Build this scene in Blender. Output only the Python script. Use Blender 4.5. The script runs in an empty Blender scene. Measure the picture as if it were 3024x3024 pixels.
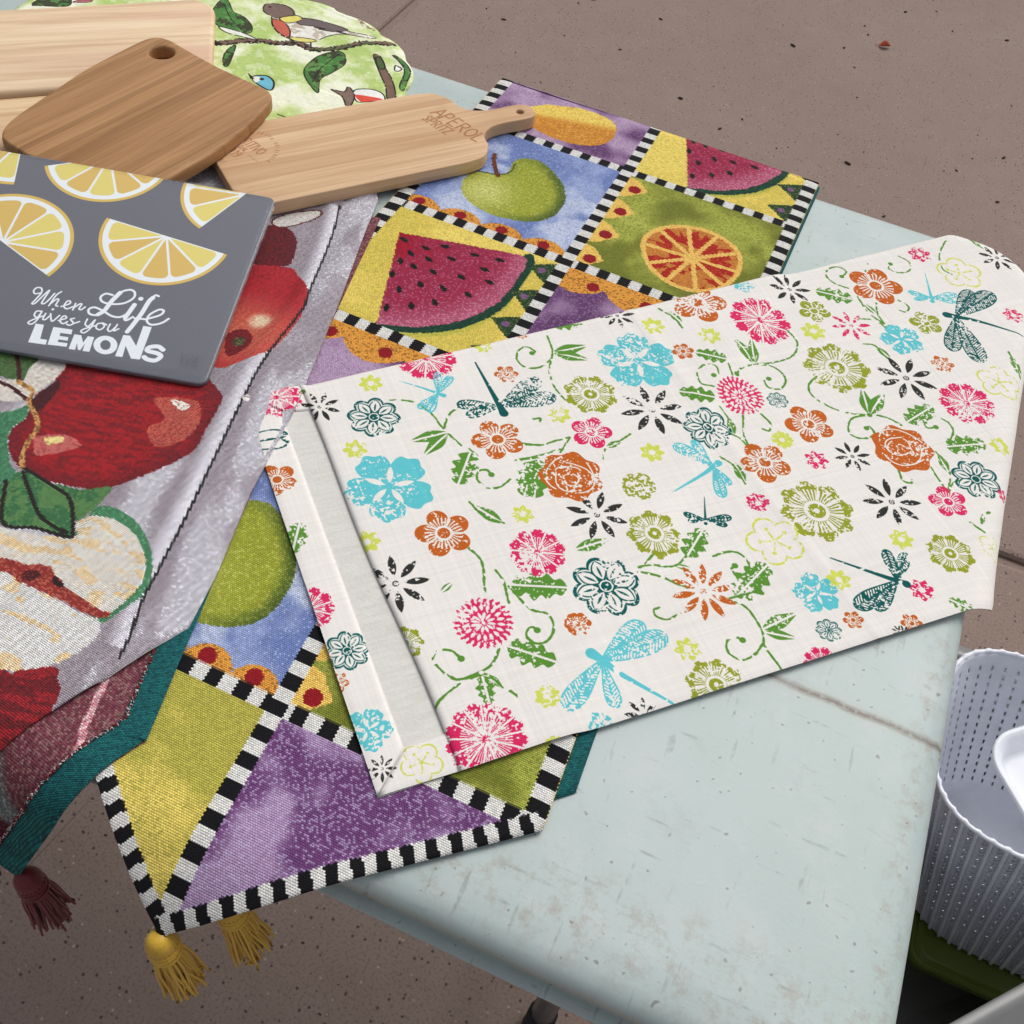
import bpy, bmesh, math, random
import numpy as np
from mathutils import Vector, Matrix

random.seed(7)
RNG = np.random.default_rng(7)
scene = bpy.context.scene
COL = scene.collection

# ------------------------------------------------------------------ camera
cam_data = bpy.data.cameras.new('camera')
cam = bpy.data.objects.new('camera', cam_data)
COL.objects.link(cam)
TABLE_Z = 0.74                                   # table top above the paving
cam.location = (-0.18743, -0.17045, 0.55704 + TABLE_Z)
cam.rotation_mode = 'XYZ'
cam.rotation_euler = (0.67717922, -0.10661509, 0.39939571)
cam_data.sensor_width = 36.0
cam_data.lens = 36.0 * 3127.7 / 3024.0
cam_data.clip_start = 0.02
cam_data.clip_end = 500.0
scene.camera = cam

# ------------------------------------------------------------------ light: bright overcast
SUN_EL, SUN_AZ = math.radians(52), math.radians(18)
world = bpy.data.worlds.new('World')
scene.world = world
world.use_nodes = True
wn = world.node_tree
wn.nodes.clear()
sky = wn.nodes.new('ShaderNodeTexSky')
sky.sky_type = 'NISHITA'
sky.sun_disc = False
sky.sun_elevation = SUN_EL
sky.sun_rotation = SUN_AZ
sky.air_density = 1.0
sky.dust_density = 4.0
sky.ozone_density = 1.0
hsv = wn.nodes.new('ShaderNodeHueSaturation')
hsv.inputs['Saturation'].default_value = 0.30     # cloud cover takes the blue out of the sky
bg = wn.nodes.new('ShaderNodeBackground')
bg.inputs['Strength'].default_value = 0.125
wo = wn.nodes.new('ShaderNodeOutputWorld')
wn.links.new(sky.outputs[0], hsv.inputs['Color'])
wn.links.new(hsv.outputs[0], bg.inputs['Color'])
wn.links.new(bg.outputs[0], wo.inputs['Surface'])
sun_data = bpy.data.lights.new('sun', 'SUN')
sun_data.energy = 1.25
sun_data.angle = math.radians(35)
sun_data.color = (1.0, 0.98, 0.955)
sun = bpy.data.objects.new('sun', sun_data)
COL.objects.link(sun)
# the sky's sun_rotation turns clockwise from +Y
sd = Vector((math.sin(SUN_AZ) * math.cos(SUN_EL), math.cos(SUN_AZ) * math.cos(SUN_EL), math.sin(SUN_EL)))
sun.rotation_euler = sd.to_track_quat('Z', 'Y').to_euler()
scene.view_settings.view_transform = 'Standard'
scene.view_settings.look = 'None'
scene.view_settings.gamma = 1.0
scene.view_settings.use_curve_mapping = False
scene.view_settings.exposure = 0.0
scene.render.engine = 'CYCLES'

# ------------------------------------------------------------------ object helpers
def link(o, parent=None):
    COL.objects.link(o)
    if parent is not None:
        o.parent = parent
    return o

def tag(o, label, cat, group=None):
    o['label'] = label
    o['category'] = cat
    if group:
        o['group'] = group
    return o

def empty(name, loc=(0, 0, 0), rz=0.0):
    o = bpy.data.objects.new(name, None)
    o.location = loc
    o.rotation_euler = (0, 0, rz)
    o.empty_display_size = 0.02
    return link(o)

def mesh_obj(name, verts, faces, mat, parent=None, uvs=None, smooth=True):
    me = bpy.data.meshes.new(name)
    me.from_pydata([tuple(map(float, v)) for v in verts], [], [tuple(map(int, f)) for f in faces])
    if uvs is not None:
        uvl = me.uv_layers.new(name='UVMap')
        vi = np.empty(len(me.loops), dtype=np.int32)
        me.loops.foreach_get('vertex_index', vi)
        uvl.data.foreach_set('uv', np.asarray(uvs, dtype=np.float32)[vi].ravel())
    if mat is not None:
        me.materials.append(mat)
    if smooth:
        me.polygons.foreach_set('use_smooth', [True] * len(me.polygons))
    me.update()
    return link(bpy.data.objects.new(name, me), parent)

def bm_obj(name, bm, mat, parent=None, smooth=False):
    me = bpy.data.meshes.new(name)
    bm.normal_update()
    bm.to_mesh(me)
    bm.free()
    if mat is not None:
        me.materials.append(mat)
    if smooth:
        me.polygons.foreach_set('use_smooth', [True] * len(me.polygons))
    return link(bpy.data.objects.new(name, me), parent)

# ------------------------------------------------------------------ material helpers
def new_mat(name):
    m = bpy.data.materials.new(name)
    m.use_nodes = True
    nt = m.node_tree
    return m, nt, nt.nodes['Principled BSDF']

def N(nt, kind, **kw):
    n = nt.nodes.new(kind)
    for k, v in kw.items():
        if k in n.inputs:
            n.inputs[k].default_value = v
        else:
            setattr(n, k, v)
    return n

def srgb(r, g, b):
    f = lambda c: (c / 255 / 12.92) if c / 255 <= 0.04045 else ((c / 255 + 0.055) / 1.055) ** 2.4
    return (f(r), f(g), f(b), 1.0)

def ramp(nt, fac, stops, interp='LINEAR'):
    n = nt.nodes.new('ShaderNodeValToRGB')
    n.color_ramp.interpolation = interp
    els = n.color_ramp.elements
    while len(els) < len(stops):
        els.new(0.5)
    for e, (p, c) in zip(els, stops):
        e.position = p
        e.color = c if len(c) == 4 else (*c, 1)
    nt.links.new(fac, n.inputs[0])
    return n.outputs[0]

def grey(v):
    return (v, v, v, 1)

def mixc(nt, fac, a, b, mode='MIX'):
    n = nt.nodes.new('ShaderNodeMix')
    n.data_type = 'RGBA'
    n.blend_type = mode
    for sock, v in ((n.inputs[0], fac), (n.inputs[6], a), (n.inputs[7], b)):
        if isinstance(v, bpy.types.NodeSocket):
            nt.links.new(v, sock)
        else:
            sock.default_value = v
    return n.outputs[2]

def math_n(nt, op, a, b=None):
    n = nt.nodes.new('ShaderNodeMath')
    n.operation = op
    for sock, v in ((n.inputs[0], a), (n.inputs[1], b)):
        if v is None:
            continue
        if isinstance(v, bpy.types.NodeSocket):
            nt.links.new(v, sock)
        else:
            sock.default_value = v
    return n.outputs[0]

def coords(nt, scale=(1, 1, 1), rot=(0, 0, 0), kind='Object'):
    tc = nt.nodes.new('ShaderNodeTexCoord')
    mp = nt.nodes.new('ShaderNodeMapping')
    mp.inputs['Scale'].default_value = scale
    mp.inputs['Rotation'].default_value = rot
    nt.links.new(tc.outputs[kind], mp.inputs[0])
    return mp.outputs[0]

def noise(nt, vec, scale, detail=4, rough=0.55, dist=0.0):
    n = nt.nodes.new('ShaderNodeTexNoise')
    n.inputs['Scale'].default_value = scale
    n.inputs['Detail'].default_value = detail
    n.inputs['Roughness'].default_value = rough
    n.inputs['Distortion'].default_value = dist
    nt.links.new(vec, n.inputs['Vector'])
    return n.outputs['Fac']

def bump(nt, bsdf, height, strength, dist, chain=None):
    n = nt.nodes.new('ShaderNodeBump')
    n.inputs['Strength'].default_value = strength
    n.inputs['Distance'].default_value = dist
    nt.links.new(height, n.inputs['Height'])
    if chain is not None:
        nt.links.new(chain, n.inputs['Normal'])
    nt.links.new(n.outputs[0], bsdf.inputs['Normal'])
    return n.outputs[0]
# ------------------------------------------------------------------ print designer: flat prints and woven
# patterns drawn in metres, straight into pixel arrays made by this script
_LAT = np.random.default_rng(11).random((6, 256, 256)).astype(np.float32)

def vnoise(X, Y, scale, seed=0):
    x = X * scale + 37.1 * seed
    y = Y * scale + 17.7 * seed
    xi = np.floor(x).astype(np.int32)
    yi = np.floor(y).astype(np.int32)
    fx = (x - xi).astype(np.float32)
    fy = (y - yi).astype(np.float32)
    fx = fx * fx * (3 - 2 * fx)
    fy = fy * fy * (3 - 2 * fy)
    L = _LAT[seed % 6]
    a = L[yi & 255, xi & 255]
    b = L[yi & 255, (xi + 1) & 255]
    c = L[(yi + 1) & 255, xi & 255]
    d = L[(yi + 1) & 255, (xi + 1) & 255]
    return (a * (1 - fx) + b * fx) * (1 - fy) + (c * (1 - fx) + d * fx) * fy

def fbm(X, Y, scale, seed=0, oct=3):
    t = 0.0
    amp = 0.5
    s = 0.0
    for k in range(oct):
        t = t + amp * vnoise(X, Y, scale * 2 ** k, seed + k)
        s += amp
        amp *= 0.55
    return t / s

def sstep(a, b, x):
    t = np.clip((x - a) / (b - a), 0, 1)
    return t * t * (3 - 2 * t)

def smooth_closed(pts, n=5):
    P = np.asarray(pts, float)
    m = len(P)
    out = []
    for i in range(m):
        p0, p1, p2, p3 = P[i - 1], P[i], P[(i + 1) % m], P[(i + 2) % m]
        for k in range(n):
            t = k / n
            out.append(0.5 * ((2 * p1) + (-p0 + p2) * t + (2 * p0 - 5 * p1 + 4 * p2 - p3) * t * t + (-p0 + 3 * p1 - 3 * p2 + p3) * t ** 3))
    return np.array(out)

def smooth_open(pts, n=6):
    P = np.asarray(pts, float)
    if len(P) < 3:
        return P
    Q = np.vstack([2 * P[0] - P[1], P, 2 * P[-1] - P[-2]])
    out = []
    for i in range(1, len(Q) - 2):
        p0, p1, p2, p3 = Q[i - 1], Q[i], Q[i + 1], Q[i + 2]
        for k in range(n):
            t = k / n
            out.append(0.5 * ((2 * p1) + (-p0 + p2) * t + (2 * p0 - 5 * p1 + 4 * p2 - p3) * t * t + (-p0 + 3 * p1 - 3 * p2 + p3) * t ** 3))
    out.append(P[-1])
    return np.array(out)

class Canvas:
    def __init__(s, x0, y0, x1, y1, res, base=(255, 255, 255)):
        s.x0, s.y0, s.x1, s.y1, s.res = x0, y0, x1, y1, res
        s.W = int(round((x1 - x0) / res))
        s.H = int(round((y1 - y0) / res))
        s.rgb = np.empty((s.H, s.W, 3), np.float32)
        s.rgb[:] = base
        s.mix = s.rgb.copy()                    # colour of the stray threads
        s.mp = np.zeros((s.H, s.W), np.float32)  # how many of them
        s.X, s.Y = np.meshgrid((x0 + (np.arange(s.W) + .5) * res).astype(np.float32), (y0 + (np.arange(s.H) + .5) * res).astype(np.float32))

    def win(s, bx0, by0, bx1, by1, pad=0.002):
        i0 = max(0, int((bx0 - pad - s.x0) / s.res))
        i1 = min(s.W, int((bx1 + pad - s.x0) / s.res) + 1)
        j0 = max(0, int((by0 - pad - s.y0) / s.res))
        j1 = min(s.H, int((by1 + pad - s.y0) / s.res) + 1)
        if i1 <= i0 or j1 <= j0:
            return None
        return (slice(j0, j1), slice(i0, i1))

    def put(s, w, m, color, mix=None, mp=0.0):
        c = color if isinstance(color, np.ndarray) and color.ndim == 3 else np.asarray(color, np.float32)
        m3 = m[..., None]
        s.rgb[w] = s.rgb[w] * (1 - m3) + c * m3
        s.mp[w] = s.mp[w] * (1 - m) + mp * m
        if mix is not None:
            s.mix[w] = s.mix[w] * (1 - m3) + np.asarray(mix, np.float32) * m3

    def sdf(s, w, P):
        X, Y = s.X[w], s.Y[w]
        d2 = np.full(X.shape, 1e9, np.float32)
        ins = np.zeros(X.shape, bool)
        n = len(P)
        for i in range(n):
            ax, ay = P[i]
            bx, by = P[(i + 1) % n]
            ex, ey = bx - ax, by - ay
            L = ex * ex + ey * ey
            if L < 1e-14:
                continue
            t = np.clip(((X - ax) * ex + (Y - ay) * ey) / L, 0, 1)
            d2 = np.minimum(d2, (X - ax - t * ex) ** 2 + (Y - ay - t * ey) ** 2)
            if ay != by:
                c = ((ay > Y) != (by > Y)) & (X < (bx - ax) * (Y - ay) / (by - ay) + ax)
                ins ^= c
        d = np.sqrt(d2)
        return np.where(ins, -d, d)

    def poly(s, pts, color, smooth=True, wob=0.0, mix=None, mp=0.0, alpha=1.0, outline=None, ow=0.0, soft=None, broken=0.0):
        P = smooth_closed(pts) if smooth else np.asarray(pts, float)
        w = s.win(P[:, 0].min() - .003, P[:, 1].min() - .003, P[:, 0].max() + .003, P[:, 1].max() + .003)
        if w is None:
            return None
        d = s.sdf(w, P)
        if wob:
            d = d + (fbm(s.X[w], s.Y[w], 260, 2, 2) - .5) * wob
        f = soft or s.res
        m = np.clip(.5 - d / f, 0, 1) * alpha
        if color is not None:
            s.put(w, m, color, mix, mp)
        if outline is not None:
            o = np.clip(.5 + (ow - np.abs(d)) / s.res, 0, 1)
            if broken:
                o = o * (vnoise(s.X[w], s.Y[w], 420, 3) > broken)
            s.put(w, o, outline)
        return w, d, m

    def stroke(s, pts, width, color, taper=False, smooth=True, mix=None, mp=0.0, dash=0.0, wob=0.0):
        P = smooth_open(pts) if smooth else np.asarray(pts, float)
        w = s.win(P[:, 0].min() - width, P[:, 1].min() - width, P[:, 0].max() + width, P[:, 1].max() + width)
        if w is None:
            return
        X, Y = s.X[w], s.Y[w]
        best = np.full(X.shape, 1e9, np.float32)
        n = len(P) - 1
        for i in range(n):
            ax, ay = P[i]
            ex, ey = P[i + 1] - P[i]
            L = ex * ex + ey * ey
            if L < 1e-14:
                continue
            t = np.clip(((X - ax) * ex + (Y - ay) * ey) / L, 0, 1)
            d = np.sqrt((X - ax - t * ex) ** 2 + (Y - ay - t * ey) ** 2)
            hw = width / 2
            if taper:
                hw = hw * (1 - 0.85 * (i + t) / n)
            best = np.minimum(best, d - hw)
        if wob:
            best = best + (vnoise(X, Y, 500, 1) - .5) * wob
        m = np.clip(.5 - best / s.res, 0, 1)
        if dash:
            m = m * (vnoise(X, Y, 330, 2) > dash)
        s.put(w, m, color, mix, mp)

    def disc(s, cx, cy, r, color, mix=None, mp=0.0):
        w = s.win(cx - r, cy - r, cx + r, cy + r)
        if w is None:
            return
        m = np.clip(.5 - (np.hypot(s.X[w] - cx, s.Y[w] - cy) - r) / s.res, 0, 1)
        s.put(w, m, color, mix, mp)

    def tint(s, w, m, color):
        s.put(w, m, np.asarray(color, np.float32), s.mix[w][0, 0] if False else None, 0.0)

    def weave(s, px, py, ang=0.0, jitter=.10, depth=.45, seed=5, stray=.6):
        """quantise the drawing to brick-laid stitches; returns the relief"""
        ca, sa = math.cos(ang), math.sin(ang)
        U = s.X * ca + s.Y * sa
        V = -s.X * sa + s.Y * ca
        qv = np.floor(V / py)
        off = np.where((qv.astype(np.int64) & 1) == 1, .5, 0).astype(np.float32)
        qu = np.floor(U / px + off)
        cu = (qu - off + .5) * px
        cv = (qv + .5) * py
        cx = cu * ca - cv * sa
        cy = cu * sa + cv * ca
        ii = np.clip(((cx - s.x0) / s.res).astype(np.int32), 0, s.W - 1)
        jj = np.clip(((cy - s.y0) / s.res).astype(np.int32), 0, s.H - 1)
        L = np.random.default_rng(seed).random((512, 512)).astype(np.float32)
        r1 = L[qv.astype(np.int64) & 511, qu.astype(np.int64) & 511]
        r2 = L[(qu.astype(np.int64) * 7 + 3) & 511, (qv.astype(np.int64) * 3 + 11) & 511]
        base = s.rgb[jj, ii]
        mixm = (r1 < s.mp[jj, ii])[..., None]
        col = np.where(mixm, s.mix[jj, ii] * stray + base * (1 - stray), base)
        col = col * (1 + (r2 - .5) * 2 * jitter)[..., None]
        fu = (U / px + off - qu - .5) * 2
        fv = (V / py - qv - .5) * 2
        gap = np.exp(-((1 - np.abs(fu)) / .42) ** 2 - ((1 - np.abs(fv)) / .5) ** 2)
        sh = 1 - depth * gap - depth * .28 * fv * fv  # dark warp in the gaps, with row shading painted into the colour
        s.rgb = np.clip(col * (sh / sh.mean() * .98)[..., None], 0, 255)
        return np.clip(1 - gap - .35 * fv * fv, 0, 1)

    def image(s, name, height=None):
        def mk(nm, arr, cs):
            img = bpy.data.images.new(nm, s.W, s.H, alpha=False, float_buffer=False)
            img.colorspace_settings.name = cs
            a = np.ones((s.H, s.W, 4), np.float32)
            a[..., :3] = arr
            img.pixels.foreach_set(a.ravel())
            img.update()
            img.pack()
            return img
        a = mk(name, np.clip(s.rgb / 255, 0, 1), 'sRGB')
        b = mk(name + '_relief', np.repeat(height[..., None], 3, 2), 'Non-Color') if height is not None else None
        return a, b

    def uv(s, x, y):
        return ((x - s.x0) / (s.x1 - s.x0), (y - s.y0) / (s.y1 - s.y0))

def print_mat(name, imgs, rough=.9, bump_d=.0006, bump_s=.6, sheen=.03, spec=.18, trans=0.0):
    m, nt, b = new_mat(name)
    t = nt.nodes.new('ShaderNodeTexImage')
    t.image = imgs[0]
    t.interpolation = 'Linear'
    t.extension = 'EXTEND'
    nt.links.new(t.outputs[0], b.inputs['Base Color'])
    b.inputs['Roughness'].default_value = rough
    b.inputs['Specular IOR Level'].default_value = spec
    b.inputs['Sheen Weight'].default_value = sheen
    if imgs[1] is not None:
        h = nt.nodes.new('ShaderNodeTexImage')
        h.image = imgs[1]
        h.extension = 'EXTEND'
        bump(nt, b, h.outputs[0], bump_s, bump_d)
    return m
# motifs of the printed linen runner, in metres: along its length, across its width
FLOWERS = [('black8', 0.0491, 0.2899, 0.0149), ('teal8', 0.0828, 0.2701, 0.0189), ('limesm', 0.0906, 0.3026, 0.009), ('orangesm', 0.19, 0.2847, 0.0093), 
    ('limesm', 0.0615, 0.2448, 0.0088), ('aqua5', 0.0734, 0.2064, 0.03), ('orange5', 0.1593, 0.2249, 0.019), ('orange5', 0.095, 0.1583, 0.0191), 
    ('limesm', 0.1504, 0.157, 0.008), ('limesm', 0.0456, 0.1665, 0.0091), ('black8', 0.0528, 0.1299, 0.0219), ('pink10', 0.1475, 0.1249, 0.0197), 
    ('pinkdot', 0.0349, 0.2239, 0.0011), ('tealdot', 0.0344, 0.1972, 0.0014), ('pink10', 0.0221, 0.3058, 0.0189), ('tealwing', 0.0074, 0.2693, 0.0142), 
    ('orange5', 0.0046, 0.2346, 0.0137), ('limesm', -0.0092, 0.1631, 0.0068), ('pink10', -0.0034, 0.1291, 0.0169), ('pink10', 0.1383, 0.3168, 0.0236), 
    ('greendot', 0.0421, 0.3079, 0.0019), ('limesm', 0.1846, 0.3183, 0.0077), ('teal8', 0.0107, 0.0935, 0.0137), ('orangesm', -0.001, 0.075, 0.0071), 
    ('aqua5', 0.0068, 0.0402, 0.0141), ('black8', 0.0071, 0.0148, 0.0083), ('limeout', 0.0289, 0.0112, 0.0126), ('greendot', -0.0035, 0.1028, 0.0029), 
    ('dahlia', 0.0946, 0.0857, 0.0191), ('olive8', 0.0441, 0.087, 0.012), ('orangesm', 0.15, 0.0663, 0.0083), ('pink12', 0.068, 0.0119, 0.0246), 
    ('limesm', 0.1116, 0.0258, 0.0077), ('limeout', 0.1044, -0.0069, 0.007), ('olive5', 0.2378, 0.1563, 0.0125), ('black8', 0.1985, 0.1415, 0.0213), 
    ('pinksm', 0.3159, 0.1212, 0.0087), ('olive8', 0.2296, 0.1156, 0.0196), ('teal8', 0.1797, 0.0866, 0.0229), ('orstar', 0.2413, 0.0654, 0.0224), 
    ('limeout', 0.3099, 0.0875, 0.0212), ('olive8', 0.3532, 0.1015, 0.0274), ('aqua5', 0.3144, 0.0411, 0.0161), ('limesm', 0.3347, 0.0452, 0.0088), 
    ('tealout', 0.3056, 0.0131, 0.0088), ('orangesm', 0.1502, 0.0661, 0.0088), ('limesm', 0.2105, 0.0299, 0.0088), ('olive8', 0.215, 0.0014, 0.0191), 
    ('black8', 0.1632, -0.0023, 0.0119), ('aqua5', 0.1363, 0.0004, 0.0081), ('limesm', 0.1129, 0.0258, 0.0073), ('limesm', 0.1042, -0.0034, 0.0057), 
    ('pink10', 0.2878, -0.0079, 0.0135), ('black8', 0.3015, 0.3229, 0.0145), ('aqua5', 0.2939, 0.2704, 0.0308), ('limesm', 0.3238, 0.3033, 0.0103), 
    ('limesm', 0.3638, 0.2808, 0.0097), ('orange5', 0.3739, 0.3194, 0.0244), ('pink10', 0.4163, 0.288, 0.0273), ('aqua5', 0.4234, 0.329, 0.009), 
    ('black8', 0.4642, 0.3183, 0.0189), ('orangesm', 0.3337, 0.2703, 0.0091), ('dahlia', 0.3564, 0.217, 0.0195), ('tealout', 0.3838, 0.2056, 0.0085), 
    ('teal8', 0.3139, 0.1928, 0.0192), ('black8', 0.2808, 0.22, 0.0248), ('olive8', 0.2429, 0.2478, 0.0205), ('limesm', 0.2115, 0.2352, 0.009), 
    ('pink5', 0.2269, 0.2119, 0.0155), ('rose', 0.1957, 0.1785, 0.0231), ('limesm', 0.2614, 0.1818, 0.0092), ('olive5', 0.2381, 0.1566, 0.0125), 
    ('orange5', 0.3406, 0.1525, 0.0194), ('orange5', 0.3943, 0.1767, 0.0193), ('limesm', 0.3653, 0.1685, 0.0088), ('pinksm', 0.316, 0.1201, 0.0087), 
    ('orangesm', 0.2184, 0.3216, 0.004), ('limeout', 0.6315, 0.2976, 0.0214), ('black8', 0.6809, 0.3066, 0.0179), ('pinksm', 0.6109, 0.3302, 0.0109), 
    ('orange5', 0.5433, 0.3029, 0.0243), ('pinksm', 0.6424, 0.2362, 0.0095), ('olive5', 0.4704, 0.2885, 0.0141), ('limesm', 0.4555, 0.2664, 0.0108), 
    ('pinkstar', 0.4913, 0.2636, 0.0177), ('aqua5', 0.5245, 0.2376, 0.0184), ('olive5', 0.5584, 0.2495, 0.0144), ('olive8', 0.4507, 0.2236, 0.0278), 
    ('orangesm', 0.5409, 0.203, 0.0098), ('black8', 0.5004, 0.1975, 0.0252), ('limeout', 0.5747, 0.1718, 0.0187), ('pink10', 0.532, 0.1593, 0.0236), 
    ('limesm', 0.529, 0.1142, 0.0087), ('rose', 0.4516, 0.1338, 0.0244), ('limesm', 0.3646, 0.1679, 0.0087), ('pinksm', 0.3796, 0.1431, 0.0093), 
    ('black8', 0.4087, 0.1384, 0.0144), ('teal8', 0.488, 0.0913, 0.0184), ('pink5', 0.4533, 0.0793, 0.0147), ('black8', 0.4118, 0.092, 0.0222), 
    ('pinksm', 0.5019, 0.0752, 0.0057), ('olive8', 0.4246, 0.0396, 0.0174), ('pinksm', 0.3851, 0.0197, 0.0092), ('limeout', 0.4594, 0.0365, 0.0098), 
    ('orangesm', 0.3616, -0.0006, 0.0077), ('black8', 0.3494, -0.0029, 0.0047), ('limesm', 0.3977, 0.0608, 0.009), ('orangesm', 0.3257, 0.0146, 0.007), 
    ('black8', 0.3529, -0.0047, 0.0054)]
DRAGONFLIES = [('aquadf', [(0.1376, 0.2766), (0.1257, 0.2876), (0.1114, 0.2993)], [(0.1502, 0.2942), (0.142, 0.3009), (0.1156, 0.269), (0.1214, 0.2632)]), 
    ('tealdf', [(0.1731, 0.2473), (0.1726, 0.2742), (0.1721, 0.3073)], [(0.1434, 0.2658), (0.1459, 0.2528), (0.2126, 0.2739), (0.217, 0.2529)]), ('tealdf', [(0.2706, 0.1155), 
    (0.2762, 0.1268), (0.2814, 0.137)], [(0.2591, 0.1277), (0.2594, 0.1211), (0.2911, 0.1149), (0.2847, 0.1093)]), ('aquabig', [(0.1494, 0.0443), (0.1659, 0.0225), 
    (0.1896, -0.0091)], [(0.1927, 0.0565), (0.2031, 0.0438), (0.118, 0.0142), (0.1497, 0.0067)]), ('aquadf', [(0.3067, 0.1619), (0.2885, 0.1549), 
    (0.2586, 0.1444)], [(0.2795, 0.1843), (0.2953, 0.1844), (0.3052, 0.1407), (0.2938, 0.1321)]), ('aquadf', [(0.5814, 0.2714), (0.5892, 0.2865), 
    (0.5992, 0.3059)], [(0.5679, 0.2889), (0.5671, 0.2784), (0.6095, 0.2736), (0.602, 0.2649)]), ('tealbig', [(0.5829, 0.2532), (0.6071, 0.2374), 
    (0.6335, 0.2138)], [(0.626, 0.2747), (0.6443, 0.2666), (0.5586, 0.2135), (0.5749, 0.1945)]), ('tealbig', [(0.3777, 0.0272), (0.3612, 0.0425), 
    (0.3384, 0.0637)], [(0.3812, 0.0572), (0.394, 0.0498), (0.3322, 0.022), (0.3448, 0.0157)])]
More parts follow.
